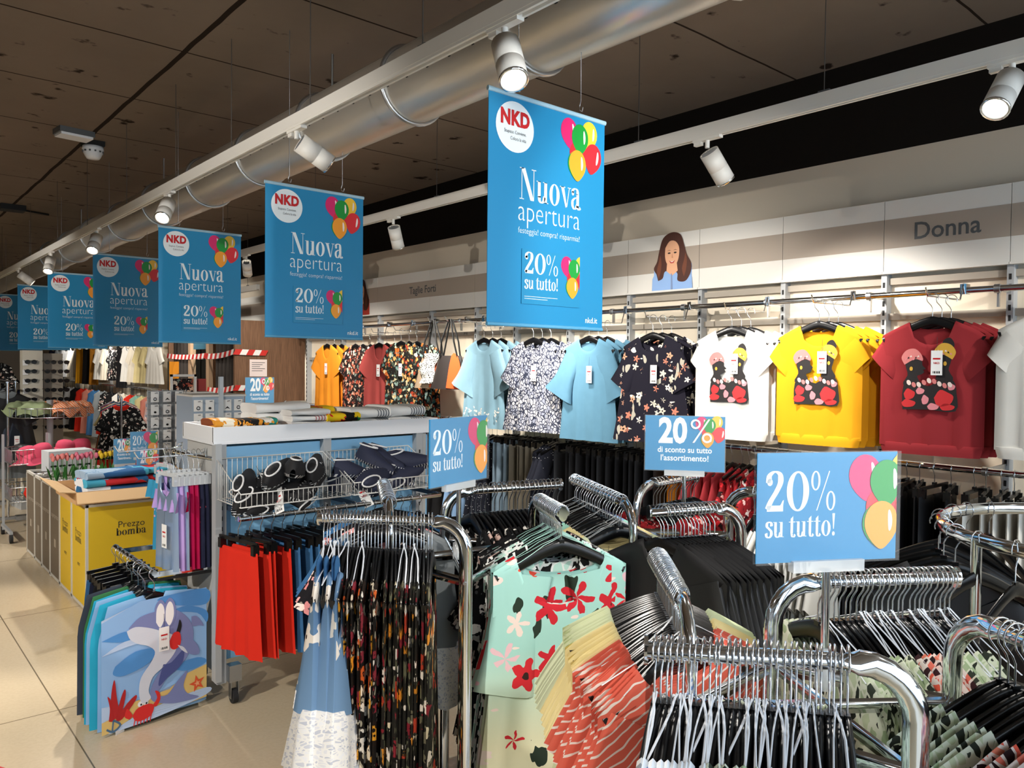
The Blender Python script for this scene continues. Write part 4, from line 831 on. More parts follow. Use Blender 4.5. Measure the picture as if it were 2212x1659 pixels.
for y0, y1, k, f, w, n, dz in LOW:
    for i in range(n):
        y = y0+(y1-y0)*(i+.5)/n+RL.uniform(-.008, .008); rz = RL.uniform(-.16, .16)+.12 if k not in ('blouse', 'dress') else RL.uniform(-.06, .06); p = (4.0, y, 1.177)
        if k in ('trousers', 'miniskirt'): clip_hanger(f'clip hanger holding {w}, {nth(i+1)} from the shopfront end', p, rz, 'clip hangers on the lower wall rail')
        wear(k, f, f'{w} on the lower wall rail, {nth(i+1)} from the shopfront end', p, rz, w+' on the lower wall rail')
m = MB()                                               # the remaining, tiny and half hidden hangers
for y0, y1, k, f, w, n, dz in LOW:
    if k in ('trousers', 'miniskirt'): continue
    for i in range(n):
        y = y0+(y1-y0)*(i+.5)/n; T = Matrix.Translation((4.0, y, 1.177))
        h = MB(); h.tube([(.022*cos(a), 0, .022*sin(a)) for a in (rad(q) for q in range(-20, 181, 40))]+[(0, 0, -.045), (0, 0, -.09)], .0018, n=4, mi=0, up=(0, 1, 0)); h.tube([(-.2, 0, -.165), (0, 0, -.10), (.2, 0, -.165)], .005, .013, n=6, mi=1); m.merge(h, 0, T)
tag(m.build('wall_rail_hangers', [WIRE, BLACKP]), 'black hangers crowded among the shirts and dresses on the lower wall rail', 'hangers', 'hangers on the lower wall rail', 'stuff')
# ---------------------------------------------------------------- far wall beyond the fitting rooms
FU = [('white', 'white'), ('butter', 'pale yellow'), ('butter', 'light yellow'), ('cream', 'cream'), ('white', 'white pleated'), ('black', 'black'), ('bwfl', 'black and white print'), ('cream', 'ivory'), ('white', 'white lace'), ('mustard', 'ochre'), ('black', 'black print'), ('yellow', 'bright yellow'), ('cream', 'beige'), ('linen', 'grey'), ('greyd', 'dark grey'), ('navy', 'navy')]
yy = 13.5
for i, (f, w) in enumerate(FU):
    wear('slip' if f in ('black', 'yellow', 'mustard') else 'blouse', f, f'{w} top in the upper row on the far wall', (3.90, yy, 2.03), -PI/2+.25, 'tops in the upper row on the far wall'); 
    yy += .34+.028*i
FL = [('navy', 'blue'), ('pinkf', 'dusty pink'), ('pinkf', 'pale pink printed'), ('coralsk', 'salmon'), ('butter', 'yellow'), ('mintp', 'green'), ('red', 'red'), ('cream', 'cream'), ('white', 'white'), ('black', 'black'), ('bwfl', 'black floral'), ('greyd', 'grey'), ('ddenim', 'denim'), ('coralsk', 'coral'), ('red', 'orange red'), ('black', 'dark'), ('linen', 'striped grey'), ('bwfl', 'dark printed')]
yy = 12.6
for i, (f, w) in enumerate(FL):
    wear('dress', f, f'{w} dress in the lower row on the far wall', (3.80, yy, 1.17), -PI/2+.45, 'dresses in the lower row on the far wall'); yy += .24+.022*i
m = MB()
for k in range(34): m.tube([(3.90, 13.5+k*.24, 2.05), (3.90, 13.5+k*.24, 1.94)], .003, n=4); m.tube([(3.80, 12.6+k*.22, 1.19), (3.80, 12.6+k*.22, 1.07)], .003, n=4)
tag(m.build('distant_hangers', BLACKP), 'tiny dark hangers along the far wall rails', 'hangers', 'hangers on the far wall', 'stuff')
# ---------------------------------------------------------------- fitting rooms
t = thing('fitting_room', 'brown wood fitting room block with dark curtains', 'fitting room', (3.45, 8.9, 0))
MB().box((.425, 0, 1.07), (.87, .04, 2.14)).build('end_wall', WOOD, t)
MB().box((.425, 2.38, 1.07), (.87, .04, 2.14)).build('end_wall', WOOD, t)
for y, w_ in ((.82, .10), (1.48, .08)): MB().box((.0, y, 1.07), (.05, w_, 2.14)).build('post', M('light_wood', 'a98a6c', .5), t)
MB().box((.43, 1.15, 1.07), (.84, .03, 2.14)).build('partition', WOOD, t)
mi = MB(); mi.box((.02, 1.15, 1.35), (.02, .56, 1.0)); mi.build('mirror', M('mirror_glass', 'dfe6e6', .03, 1), t)
po = MB(); po.box((.012, 1.15, 1.96), (.02, .50, .30)); po.build('poster', M('poster_teal', '2c5f73', .5), t)
MB().box((.0, 1.19, 2.17), (.06, 2.4, .052)).build('header', WOOD, t)
cur = M('dark_curtain', '2e2722', .9)
for y0, y1 in ((.05, .76), (1.54, 2.34)):
    MB().grid(lambda u, v: (.06+.025*sin(2*PI*6*u)*(.5+.5*v), y0+(y1-y0)*u, 2.12-2.05*v), 60, 4).build('curtain', cur, t)
def tape(p, q, label, sag=.02):
    t = MB(); L = (Vector(q)-Vector(p)).length; n = max(4, int(L/.07)); P = [Vector(p).lerp(Vector(q), i/n)-Vector((0, 0, sag*4*(i/n)*(1-i/n))) for i in range(n+1)]; a = P[0]; d = (P[-1]-P[0]).normalized()*.035
    for i in range(n):
        t.add([P[i]+Vector((0, 0, -.032)), P[i+1]+Vector((0, 0, -.032)), P[i+1]+d+Vector((0, 0, .032)), P[i]+d+Vector((0, 0, .032))], [(0, 1, 2, 3)], i % 2)
    tag(t.build('barrier_tape', [M('tape_red', 'c9302a', .4), M('tape_white', 'ece9e4', .4)]), label, 'tape', 'barrier tapes across the fitting rooms')
tape((3.41, 11.25, 1.73), (3.41, 9.75, 1.73), 'red and white barrier tape across the far fitting room curtain')
tape((3.41, 9.75, 1.72), (3.41, 8.86, 1.77), 'red and white barrier tape across the front fitting room curtain')
tape((3.41, 8.86, 1.77), (3.80, 8.86, 1.762), 'red and white tape end stuck on the brown wood wall', 0)
tape((3.41, 9.70, 1.31), (3.41, 8.86, 1.355), 'lower red and white barrier tape across the fitting room')
tape((3.41, 8.86, 1.355), (3.66, 8.86, 1.35), 'lower red and white tape end on the brown wood wall', 0)
m = MB(); m.box((0, 0, 0), (.21, .002, .20), 0); 
for k in range(5): m.rect(-.08, .06-.024*k, .08-.03*(k % 3), .066-.024*k, 1, -.0015)
tag(m.build('paper_notice', [M('notice_pink', 'e9d9d4', .7), INK], None, (3.72, 8.876, 1.585)), 'pale paper notice stuck on the brown wood wall', 'notice')

# ================================================================ blue-backed gondola with the towel tray
GX0, GX1, GY0, GY1 = 1.365, 2.60, 3.713, 4.141
t = thing('display_gondola', 'grey wheeled display unit with pale blue back panel and white tray', 'shelving', (GX0, GY0, 0)); GONDOLA = t; L = GX1-GX0; D = GY1-GY0
for i, x in enumerate((.012, .565, L-.09)):
    b = MB(); b.box((x, .02, .68), (.045, .04, 1.16), 0); z = .3
    while z < 1.2: b.box((x, -.001, z), (.008, .003, .02), 1); z += .05
    b.build('upright', [GREYP, BLACKM], t)
MB().box((L/2, .05, .72), (L-.02, .02, 1.04)).build('back_panel', PBLUE, t)
MB().box((L/2, D-.05, .72), (L-.02, .02, 1.04)).build('back_panel', PBLUE, t)
e = MB(); e.box((.0, D/2, .70), (.02, D-.02, 1.10)); e.build('end_panel', M('end_panel_grey', 'b7b7b4', .5), t); MB().box((L-.05, D/2, .70), (.02, D-.02, 1.10)).build('end_panel', M('end_panel_grey', 'b7b7b4', .5), t)
MB().box((-.012, .0, .69), (.03, .05, 1.14)).build('corner_profile', GREYP, t)
b = MB(); b.box((L/2, .06, .235), (L-.04, .03, .05)); b.box((L/2, D-.06, .235), (L-.04, .03, .05)); b.build('base_beam', GREYP, t)
for x, y in ((.065, -.015), (L-.1, -.015), (.065, D-.02), (L-.1, D-.02)):
    c = MB(); c.box((x, y, .15), (.06, .05, .08)); c.build('castor_bracket', STEEL, t)
    w = MB().tube([(x-.012, y, .035), (x+.012, y, .035)], .035, n=18); w.build('castor', RUBBER, t); 
    q = MB(); q.box((x-.018, y, .07), (.003, .03, .09)); q.box((x+.018, y, .07), (.003, .03, .09)); q.build('castor_fork', STEEL, t)
tr = MB(); th = .014; tr.box((L/2, 0, 1.30), (L+.06, th, .078), 0); tr.box((L/2, D, 1.30), (L+.06, th, .078), 0); tr.box((-.023, D/2, 1.30), (th, D, .078), 0); tr.box((L+.023, D/2, 1.30), (th, D, .078), 0); tr.box((L/2, D/2, 1.268), (L+.04, D, .012), 0); tr.box((L/2, -.003, 1.262), (L+.06, .012, .012), 0); tr.box((-.026, D/2, 1.262), (.012, D, .012), 0)
tr.build('top_tray', WHITEP, t)
r = MB().tube([(-.02, -.285, .945), (1.09, -.285, .945)], .012, n=10); r.build('hanging_rail', CHROME, t)
for x in (.04, .57, 1.07): MB().box((x, -.14, .95), (.008, .30, .022)).build('rail_bracket', M('bracket_navy', '28384e', .5), t)
# chrome rails on the end panel
MB().tube([(-.02, .02, 1.19), (-.02, .60, 1.17)], .010, n=8).build('end_rail', CHROME, t)
for y_ in (.06, .64): MB().box((-.15, y_, .665), (.26, .012, .024)).build('rail_bracket', CHROME, t)
MB().tube([(-.285, .03, .68), (-.285, .70, .68)], .012, .014, n=10).build('end_rail', CHROME, t)
MB().box((-.14, .06, .64), (.26, .008, .012)).build('label_strip', BLACKM, t)

# towels on the tray
def towel(label, c, w, d, n, mats, hh=.022, rz=0, bandx=None, z0=1.285):
    t = thing('folded_towel', label, 'towel', (c[0], c[1], z0), rz, 'folded towels on the white tray')
    for k in range(n):
        m = MB(); zb = k*hh; R = random.Random(int(c[0]*100)+k)
        o1, o2 = R.uniform(-.008, .008), R.uniform(-.008, .008)
        def fn(u, v, zb=zb):
            a = 2*PI*v; x = (u-.5)*w*(1+.01*sin(5*a)); yv = d/2*(abs(cos(a))**.35)*(1 if cos(a) > 0 else -1); zz = hh/2*(abs(sin(a))**.7)*(1 if sin(a) > 0 else -1)
            return (x+o1, yv+o2+.006*sin(8*u), zb+hh/2+zz*.98+.003*sin(6*u+k)*sin(a))
        m.grid(fn, 14, 16); nv = len(m.v)
        for s in (0, 14): m.add([m.v[j*15+s] for j in range(16)], [tuple(range(16))[::(-1 if s == 0 else 1)]])
        m.build('fold', mats[k % len(mats)], t)
    return t
TW = cloth('towel_white', 'eceae6'); TS = stripes('towel_stripe', '6d6f73', 'efede8', 5.0, .0)
def striped_towel(name, dark):
    if name in MATS: return MATS[name]
    T = NT(name, .9, spec=.1); x = T.sep(T.co)[0]; fr = T.n('ShaderNodeMath', operation='MULTIPLY'); T.l(x, fr.inputs[0]); fr.inputs[1].default_value = 55
    f2 = T.n('ShaderNodeMath', operation='FRACT'); T.l(fr.outputs[0], f2.inputs[0]); a = T.less(f2.outputs[0], .45)
    g = T.n('ShaderNodeMath', operation='GREATER_THAN'); T.l(x, g.inputs[0]); g.inputs[1].default_value = .02; h = T.less(x, .12)
    m1 = T.n('ShaderNodeMath', operation='MULTIPLY'); T.l(a, m1.inputs[0]); T.l(g.outputs[0], m1.inputs[1]); m2 = T.n('ShaderNodeMath', operation='MULTIPLY'); T.l(m1.outputs[0], m2.inputs[0]); T.l(h, m2.inputs[1])
    return T.out(T.mix(m2.outputs[0], 'efede8', dark))
SG = striped_towel('towel_grey_stripes', '77797c'); SP = striped_towel('towel_pink_stripes', 'c77f7f')
towel('folded orange, black and teal beach towel at the tray corner', (1.53, 3.86), .32, .20, 2, [floral('towel_beach', 'e59a35', ['1b1b1b', 'e8e2d6', '2d8a7c', 'f0ead8', '8a4a2c'], '1f1f22', 13, .5, .3, .1)], .042)
towel('pink checked towel under the orange beach towel', (1.60, 3.80), .28, .12, 1, [dots('towel_pink_check', 'd98aa8', 'f4e6ea', 80, .3, .1)], .02)
towel('tall stack of white fringed towels with faint stripes', (1.76, 3.98), .30, .22, 3, [TW, SG, TW], .05)
towel('stack of white towels with pink stripes', (1.86, 3.83), .22, .17, 4, [SP, TW, SP, TW], .030)
towel('folded red, yellow and green printed towel', (2.05, 3.86), .20, .24, 2, [floral('towel_redyellow', 'd8261e', ['f0c81e', 'f0c81e', '1b7a3c', 'd8261e', '161616'], 'f0d028', 9, .5, .25, .1)], .05)
towel('folded yellow and red printed towel behind', (1.97, 4.02), .26, .18, 2, [floral('towel_yellowred', 'f0c81e', ['d8261e', 'f0d84a', 'e8941e'], 'd8261e', 7, .4, .2, .1)], .062)
towel('white towel with grey end stripes beside the red one', (2.25, 3.92), .28, .30, 2, [SG], .058)
towel('white towel with grey end stripes at the tray end', (2.47, 3.92), .24, .30, 2, [SG], .062)
# wire baskets and water shoes
def basket(label, x0, x1, y0=3.40, y1=3.695, zf=1.06, zb=1.19, z0=1.0):
    t = thing('wire_basket', label, 'basket', (x0, y0, z0), 0, 'wire baskets on the blue gondola'); w = x1-x0; d = y1-y0
    rim = MB().tube([(0, 0, zf-z0), (w, 0, zf-z0), (w, d, zb-z0), (0, d, zb-z0)], .0035, n=6, closed=True); rim.tube([(0, 0, 0), (w, 0, 0), (w, d, -.0), (0, d, 0)], .003, n=6, closed=True); rim.build('rim', WWIRE, t)
    g = MB(); k = int(w/.024)
    for i in range(k+1):
        x = w*i/k; g.tube([(x, 0, zf-z0), (x, 0, 0), (x, d, 0), (x, d, zb-z0)], .0019, n=4, up=(1, .1, 0))
    for i in range(1, 12): y = d*i/12; z = (zf+(zb-zf)*i/12)-z0; g.tube([(0, y, z), (0, y, 0)], .0014, n=4); g.tube([(w, y, z), (w, y, 0)], .0019, n=4)
    g.build('wire_mesh', WWIRE, t); return t
basket('wire basket of black water shoes on the blue gondola', 1.345, 1.895); basket('wire basket of navy water shoes on the blue gondola', 1.915, 2.42)
def shoe_mesh(upper, sole):
    b = MB(); L, W = .23, .085
    def prof(v): s = sin(PI*min(1, max(0, v)))**.45; return W/2*s*(1.0+.15*sin(2.2*PI*v-1))
    def fn(u, v):
        a = PI*u; x = (v-.5)*L; w = prof(.02+.96*v); h = (.075 if v < .25 else .075-.055*((v-.25)/.75)**.8); return (x, -w*cos(a)+0, .012+h*sin(a)**.7*(1 if prof(v) > .001 else .3))
    b.grid(fn, 14, 16); s = MB(); s.grid(lambda u, v: ((v-.5)*L*1.03, (u-.5)*2*prof(.02+.96*v)*1.06, .0+.012*(abs(u-.5) > .49)), 8, 18); s.grid(lambda u, v: ((v-.5)*L*1.03, (u-.5)*2*prof(.02+.96*v)*1.04, .014), 8, 18)
    o = MB(); o.tube([(-.10+.05*cos(a)*1.0+.035, .022*sin(a), .079+.004*cos(a)) for a in (2*PI*i/16 for i in range(16))], .004, n=5, closed=True)
    return b.mesh('shoe_upper', upper), s.mesh('shoe_sole', sole), o.mesh('shoe_collar', M('shoe_trim', 'e8e8e8', .5))
SH = {'black': shoe_mesh(M('neoprene_black', '17171a', .75), stripes('shoe_sole_black', 'e6e6e6', '1c1c1e', 70, .4, (1, .6, 0), .01)), 'navy': shoe_mesh(M('neoprene_navy', '23283f', .75), stripes('shoe_sole_navy', 'e6e6e6', '2a2f48', 70, .4, (1, .6, 0), .01))}
RS = random.Random(8)
for col, x0, x1, n in (('black', 1.42, 1.82, 12), ('navy', 1.98, 2.36, 12)):
    for i in range(n):
        t = thing('water_shoe', f'{col} water shoe in the wire basket, {nth(i+1)} along the pile', 'shoe', (x0+(x1-x0)*((i*2) % n+.5)/n, 3.53+RS.uniform(-.05, .06), 1.01+.05*(i // 4)), 0, f'{col} water shoes in the basket')
        t.rotation_euler = (RS.uniform(-.5, .5)+(PI*.55 if i % 3 == 1 else 0), RS.uniform(-.5, .3), RS.uniform(-1.2, 1.2))
        a, b, c = SH[col]; obj('shoe_upper', a, t); obj('shoe_sole', b, t); obj('shoe_collar', c, t); t.scale = (1.12, 1.12, 1.12)
        if i % 2 == 0 and i < 7:
            o = obj('price_tag', TAGM, t, (.03, -.06, .03)); o.rotation_euler = (RS.uniform(-.2, .3), RS.uniform(-.6, .6), RS.uniform(-.4, .4))
# skirts on the gondola's front rail
SK = [('red', 'bright red skirt', 4, .052), ('ddenim', 'blue denim skirt', 3, .052), ('black', 'black short skirt', 12, .055)]
x = 1.345
for f, w, n, dx in SK:
    for i in range(n):
        rz = PI/2+RL.uniform(-.12, .12)+(.14 if f == 'red' else .12); p = (x, 3.428, .943)
        clip_hanger(f'black clip hanger holding a {w}, {nth(i+1)} along the gondola rail', p, rz, 'clip hangers on the gondola rail')
        wear('skirt' if f != 'black' else 'miniskirt', f, f'{w} on the gondola rail, {nth(i+1)} from its end', p, rz, w+'s on the gondola rail'); x += dx
# swimsuits on clear hangers at the gondola's end
def swimsuit(label, fab, p, rz, frill=False, nm='swimsuit'):
    m = MB(); garment(.085, .11, .44, .06, .09, .06, .02, slope=.02, top=-.10, fold=(3, .006), wm=.10, seed=int(p[0]*100), mb=m)
    t = m.build(nm, fab, None, p, rz); tag(t, label, 'swimsuit', 'swimsuits at the gondola end')
    if frill: MB().grid(lambda u, v: ((u-.5)*.24, -.03-.012*sin(26*u)*(.3+v)-.01*v, -.17-.09*v), 30, 3).build('frill', fab, t)
    return t
IRI = M('iridescent_cloth', 'a9c2e4', .25, .6); MAG = M('magenta_lame', 'c01552', .22, .45); NVF = dots('navy_swim_cloth', '1d2036', 'd8607a', 28, .2); LIL = cloth('lilac_cloth', 'b79ad6'); TEA = dots('turquoise_swim_cloth', '3f9cc4', 'e9b0c4', 30, .25)
for x_, y_, f, w, fr in ((1.265, 4.20, TEA, 'turquoise printed swimsuit with frills', 1), (1.175, 3.86, IRI, 'silvery iridescent swimsuit, front one', 0), (1.20, 3.86, LIL, 'lilac swimsuit behind the silvery one', 1), (1.222, 3.86, IRI, 'silvery iridescent swimsuit, rear one', 0), (1.247, 3.86, MAG, 'shiny magenta swimsuit, front one', 1), (1.270, 3.86, MAG, 'shiny magenta swimsuit, rear one', 0), (1.295, 3.86, NVF, 'navy printed swimsuit, front one', 0), (1.318, 3.86, NVF, 'navy printed swimsuit, rear one', 0)):
    rz = -PI/2+.16
    t = thing('swimsuit_hanger', 'clear plastic hanger of the '+w, 'hanger', (x_, y_, 1.205), rz, 'clear hangers at the gondola end'); 
    a, b, c = CLIP['clear']; o = obj('hook', a, t); o = obj('crossbar', b, t); o.scale = (.62, 1, 1); obj('clip', c, t, (-.08, 0, 0)); obj('clip', c, t, (.08, 0, 0))
    s = swimsuit(w, f, (x_, y_, 1.205), rz, fr)
    if 'front' in w: add_tag(s, .04, -.32, -.035)
for y_ in (3.86, 4.20):
    t = obj('display_arm', None, GONDOLA, (1.345-GX0, y_-GY0, 1.19))
    MB().tube([(0, 0, .02), (-.02, 0, .012), (-.30, 0, .008), (-.32, 0, .04)], .004, n=6).build('wire_arm', CHROME, t); MB().tube([(-.0, -.015, .0), (.0, -.015, .04), (-.02, -.015, .03)], .004, n=6).build('clip', CHROME, t)
# hooded beach ponchos with a shark picture
def poncho(label, p, rz, fab, art=False, w=.245, L=.57):
    m = MB(); garment(.20, w, L, .05, .035, .01, .012, slope=.025, top=-.085, fold=(3, .004), wm=w*.985, seed=int(p[1]*10), mb=m)
    t = m.build('beach_poncho', fab, None, p, rz); tag(t, label, 'poncho', 'beach ponchos on the low rail')
    if art: shark(t)
    return t
def shark(t):
    A = MB(); e = -.0006; Y = -.022
    fn = lambda a, b, y: (-.235+a*.47, Y+y-.004*sin(PI*a), -.665+b*.56)
    cols = ['8fb8e6', '4f8fd0', 'b9cdea', 'e0be74', '7d86b8', 'd3d8e4', 'f2f2f2', '16161a', 'd92a26', 'b01d1d', '4a5490', '4a6a86', 'e0582c', 'f0a878']
    mt = [M('poncho_print_'+h, h, .85) for h in cols]
    P = lambda pts, mi, k, sm=True: A.poly(cat(pts+[pts[0]], 4) if sm else pts, mi, e*k, fn)
    P([(0, .0), (1, .06), (1, .98), (.62, 1.0), (.38, 1.0), (0, .90)], 2, 1, False)
    P([(0, .22), (.4, .2), (1, .3), (1, 1.0), (.6, 1.0), (.35, 1.0), (0, .88)], 0, 2, False)
    for pts in ([(.5, .98), (.7, .9), (1.0, .86), (1, .99), (.6, 1)], [(.0, .74), (.2, .78), (.36, .74), (.2, .70)], [(.12, .52), (.3, .6), (.5, .58), (.42, .48), (.2, .43), (.1, .46)], [(.6, .4), (.9, .42), (1, .36), (.8, .33)], [(.62, .86), (.9, .8), (1, .7), (1, .8), (.8, .88)]): P(pts, 1, 3)
    P([(0, .62), (.3, .66), (.5, .63), (.45, .69), (.2, .70)], 2, 3)
    P([(0, .0), (1, .06), (1, .34), (.8, .31), (.62, .22), (.3, .2), (.1, .12), (0, .10)], 3, 4, False)
    P([(.05, .0), (.5, .02), (1, .08), (1, .14), (.6, .12), (.3, .08)], 2, 5)
    # body: lilac back, pale belly, fins, tail
    P([(.24, .80), (.34, .87), (.50, .89), (.66, .88), (.80, .78), (.86, .66), (.84, .52), (.74, .40), (.60, .32), (.54, .26), (.50, .2), (.60, .18), (.70, .27), (.80, .33), (.76, .22), (.80, .14), (.92, .08), (.76, .08), (.62, .10), (.46, .16), (.44, .26), (.52, .38), (.60, .46), (.52, .56), (.40, .66), (.28, .72)], 4, 6)
    P([(.22, .78), (.30, .80), (.42, .77), (.54, .72), (.66, .66), (.70, .58), (.66, .50), (.56, .42), (.46, .36), (.42, .26), (.44, .19), (.36, .17), (.33, .26), (.35, .38), (.44, .48), (.48, .56), (.42, .62), (.32, .66), (.25, .71)], 5, 7)
    P([(.84, .78), (.90, .77), (.97, .68), (.92, .69), (.85, .70)], 4, 5); P([(.72, .60), (.82, .60), (.90, .53), (.92, .45), (.84, .46), (.76, .52)], 4, 8); P([(.70, .57), (.76, .54), (.80, .48), (.74, .52)], 5, 9)
    P([(.56, .44), (.64, .44), (.76, .52), (.74, .40), (.60, .32), (.52, .27), (.52, .33)], 10, 7)
    for cx in (.53, .62):
        P([(cx-.055, .80), (cx-.05, .92), (cx, .98), (cx+.05, .93), (cx+.06, .82), (cx, .74)], 4, 8); P([(cx-.04, .80), (cx-.035, .90), (cx, .95), (cx+.035, .91), (cx+.04, .82), (cx, .75)], 6, 9)
    P([(.66, .62), (.70, .72), (.72, .78), (.74, .72), (.70, .62)], 7, 8); P([(.62, .62), (.66, .68), (.72, .67), (.73, .58), (.68, .54), (.63, .56)], 8, 9)
    for x in (.285, .345): A.ell(-.235+.47*x, -.665+.56*.765, .005, .004, 10, Y+e*10, 10)
    # coral, crab, starfish, anchor
    for q in ([(.10, .10), (.08, .28), (.11, .42), (.13, .28), (.15, .14)], [(.12, .10), (.16, .24), (.20, .32), (.21, .27), (.17, .13)], [(.12, .09), (.22, .2), (.30, .25), (.30, .21), (.18, .09)], [(.06, .1), (.07, .2), (.05, .3), (.1, .22), (.1, .1)]): P(q, 9, 6)
    for q in ([(.27, .09), (.32, .14), (.42, .15), (.47, .12), (.44, .05), (.34, .03), (.29, .05)], [(.24, .07), (.20, .10), (.22, .16), (.25, .13), (.27, .09)], [(.46, .13), (.50, .18), (.48, .24), (.52, .22), (.53, .16), (.49, .11)]): P(q, 8, 7)
    for i in range(6): P([(.29+.03*i, .06), (.30+.03*i, .06), (.285+.03*i, -.0), (.278+.03*i, .01)], 8, 7, False)
    for x in (.345, .395): A.ell(-.235+.47*x, -.665+.56*.165, .012, .013, 6, Y+e*9, 12); A.ell(-.235+.47*x+.003, -.665+.56*.16, .004, .005, 7, Y+e*10, 8)
    S5 = [(.90+(.085 if k % 2 == 0 else .035)*cos(PI/2+k*PI/5+.2), .20+(.075 if k % 2 == 0 else .03)*sin(PI/2+k*PI/5+.2)) for k in range(10)]; P(S5, 12, 7, False)
    P([(.90+.4*(x-.90), .20+.4*(z-.20)) for x, z in S5], 13, 8, False)
    for q in (band([(.10, .10), (.16, .05), (.10, .01), (.04, .04)], .016), band([(.10, .10), (.09, .02)], .014)):
        for pts in q: P(pts, 11, 8, False)
    A.build('shark_picture', mt, t)
AQ = cloth('aqua_towelling', '2fa9c9'); LB = cloth('pale_blue_towelling', '8fb9e2'); GN = cloth('green_towelling', '3f7a4c'); GR = cloth('dark_grey_towelling', '3d4450')
PX = 1.08
for i, (dy, f, w, dx) in enumerate(((0, LB, 'shark print beach poncho in front', 0), (.055, AQ, 'aqua beach poncho behind the shark one', -.025), (.10, LB, 'pale blue beach poncho, third on the low rail', -.02), (.145, AQ, 'aqua beach poncho, fourth on the low rail', -.03), (.20, GN, 'green beach poncho, fifth on the low rail', -.015), (.25, GR, 'dark grey beach poncho, sixth on the low rail', -.03))):
    p = (PX+dx, 3.745+dy, .678); rz = [.10, .16, .05, .2, .1, .12][i]
    hanger(f'black hanger of the {w}', p, rz, 'hangers on the low end rail', 'small'); o = poncho(w, p, rz, f, i == 0)
    if i == 0: add_tag(o, .03, -.245, -.032); add_tag(o, -.16, -.66, -.02, .4)
m_ = [('navy', 'navy'), ('black', 'black'), ('black', 'black printed'), ('navy', 'dark blue'), ('ddenim', 'blue')]
for i, (f, w) in enumerate(m_):
    p = (1.07, 4.09+i*.07, .678); clip_hanger(f'black clip hanger of the {w} swim shorts', p, .3+RL.uniform(-.1, .1), 'clip hangers on the low end rail'); o = wear('miniskirt', f, f'{w} swim shorts on the low end rail', p, .3, 'swim shorts on the low end rail'); o.name = 'swim_shorts'; o['category'] = 'shorts'
t = thing('flip_flops', 'black and yellow beach sandals hanging behind the swimsuits', 'sandals', (1.29, 4.285, .80)); MB().tube([(0, -.01, .08), (.03, 0, .25), (.055, 0, .385)], .002, n=4).build('hanging_cord', BLACKM, t); 
MB().grid(lambda u, v: (-.04+.08*u, -.02*sin(PI*u), .22*(v-.5)), 8, 10).build('sole', BLACKM, t); MB().tube([(-.03, -.02, 0), (0, -.05, .05), (.03, -.02, 0)], .006, n=6).build('strap', M('strap_yellow', 'd9a52c', .6), t)

# ================================================================ promotion bins
def bin_(y0, y1, col, label, front=False):
    t = thing('promotion_bin', label, 'bin', (1.203, y0, 0), 0, 'promotion bins in a row'); w, d, h = .56, y1-y0-.006, .705
    f = MB()
    for x in (.008, w-.008):
        for y in (.008, d-.008): f.box((x, y, h/2), (.018, .018, h))
    for z in (.02, h-.008):
        f.box((w/2, .008, z), (w, .018, .018)); f.box((w/2, d-.008, z), (w, .018, .018)); f.box((.008, d/2, z), (.018, d, .018)); f.box((w-.008, d/2, z), (.018, d, .018))
    f.build('frame', M('bin_frame', 'c9c5bb', .5), t)
    s = MB(); s.box((.004, d/2, .36), (.003, d-.03, .66), 0); fn = lambda a, b, y: (.002, -a, b)
    if col is YEL:
        put(s, sans('Prezzo', .06, -.004), -d/2-.10, .475, 1, 0, .17, fn); put_serif_fn(s, 'bomba', -d/2-.10, .425, .17, .05, 1, fn); put(s, sans('NKD.IT', .028, .01), -d/2-.04, .27, 1, 0, .07, fn)
    else:
        put(s, sans('superprezzo', .05, .012), -d/2-.13, .47, 1, 0, .26, fn); s.poly([(-d/2-.03, .25), (-d/2+.03, .25), (-d/2+.03, .31), (-d/2-.03, .31)], 1, 0, fn)
    s.build('side_panel', [col, INK if col is YEL else M('bin_letter', 'a79c8c', .6)], t)
    if front:
        p = MB(); p.box((w/2, .0, .36), (w-.03, .003, .66), 0)
        put(p, sans('Prezzo', .062, -.004), .195, .535, 1, -.003, .165); q = MB(); put_serif(p, 'bomba', .18, .482, .19, .050, 1, -.003); p.build('front_panel', [YEL, INK], t)
    g = MB()
    for k in range(12): g.tube([(.02, .03+k*(d-.06)/11, h-.03), (w-.02, .03+k*(d-.06)/11, h-.03)], .002, n=4); g.tube([(.02+k*(w-.04)/11, .02, h-.028), (.02+k*(w-.04)/11, d-.02, h-.028)], .002, n=4)
    g.build('wire_mesh', WIRE, t)
    return t
def put_serif_fn(mb, txt, x, z, width, h, mi, fn):
    L, w = serif(txt); k = width/w
    for p in L: mb.poly([(x+a*k, z+b*h) for a, b in p], mi, 0, fn)
be = [5.636, 6.06, 6.45, 6.80, 7.12, 7.42, 7.78]
for i in range(6): bin_(be[i], be[i+1], YEL if i < 2 else BROWN, ('yellow Prezzo bomba promotion bin at the front of the row' if i == 0 else 'yellow promotion bin behind the front one' if i == 1 else f'brown promotion bin, {nth(i-1)} behind the yellow ones'), i == 0)
CARD = M('cardboard', 'c39a6c', .8)
t = thing('cardboard_box', 'open shallow cardboard box lying on the yellow bins', 'box', (1.15, 5.62, .71))
b = MB(); b.box((.36, .33, .006), (.72, .62, .012)); b.box((.36, .02, .045), (.72, .006, .08)); b.box((.36, .64, .045), (.72, .006, .08)); b.box((.0, .33, .045), (.006, .62, .08)); b.box((.72, .33, .045), (.006, .62, .08)); b.build('box_body', CARD, t)
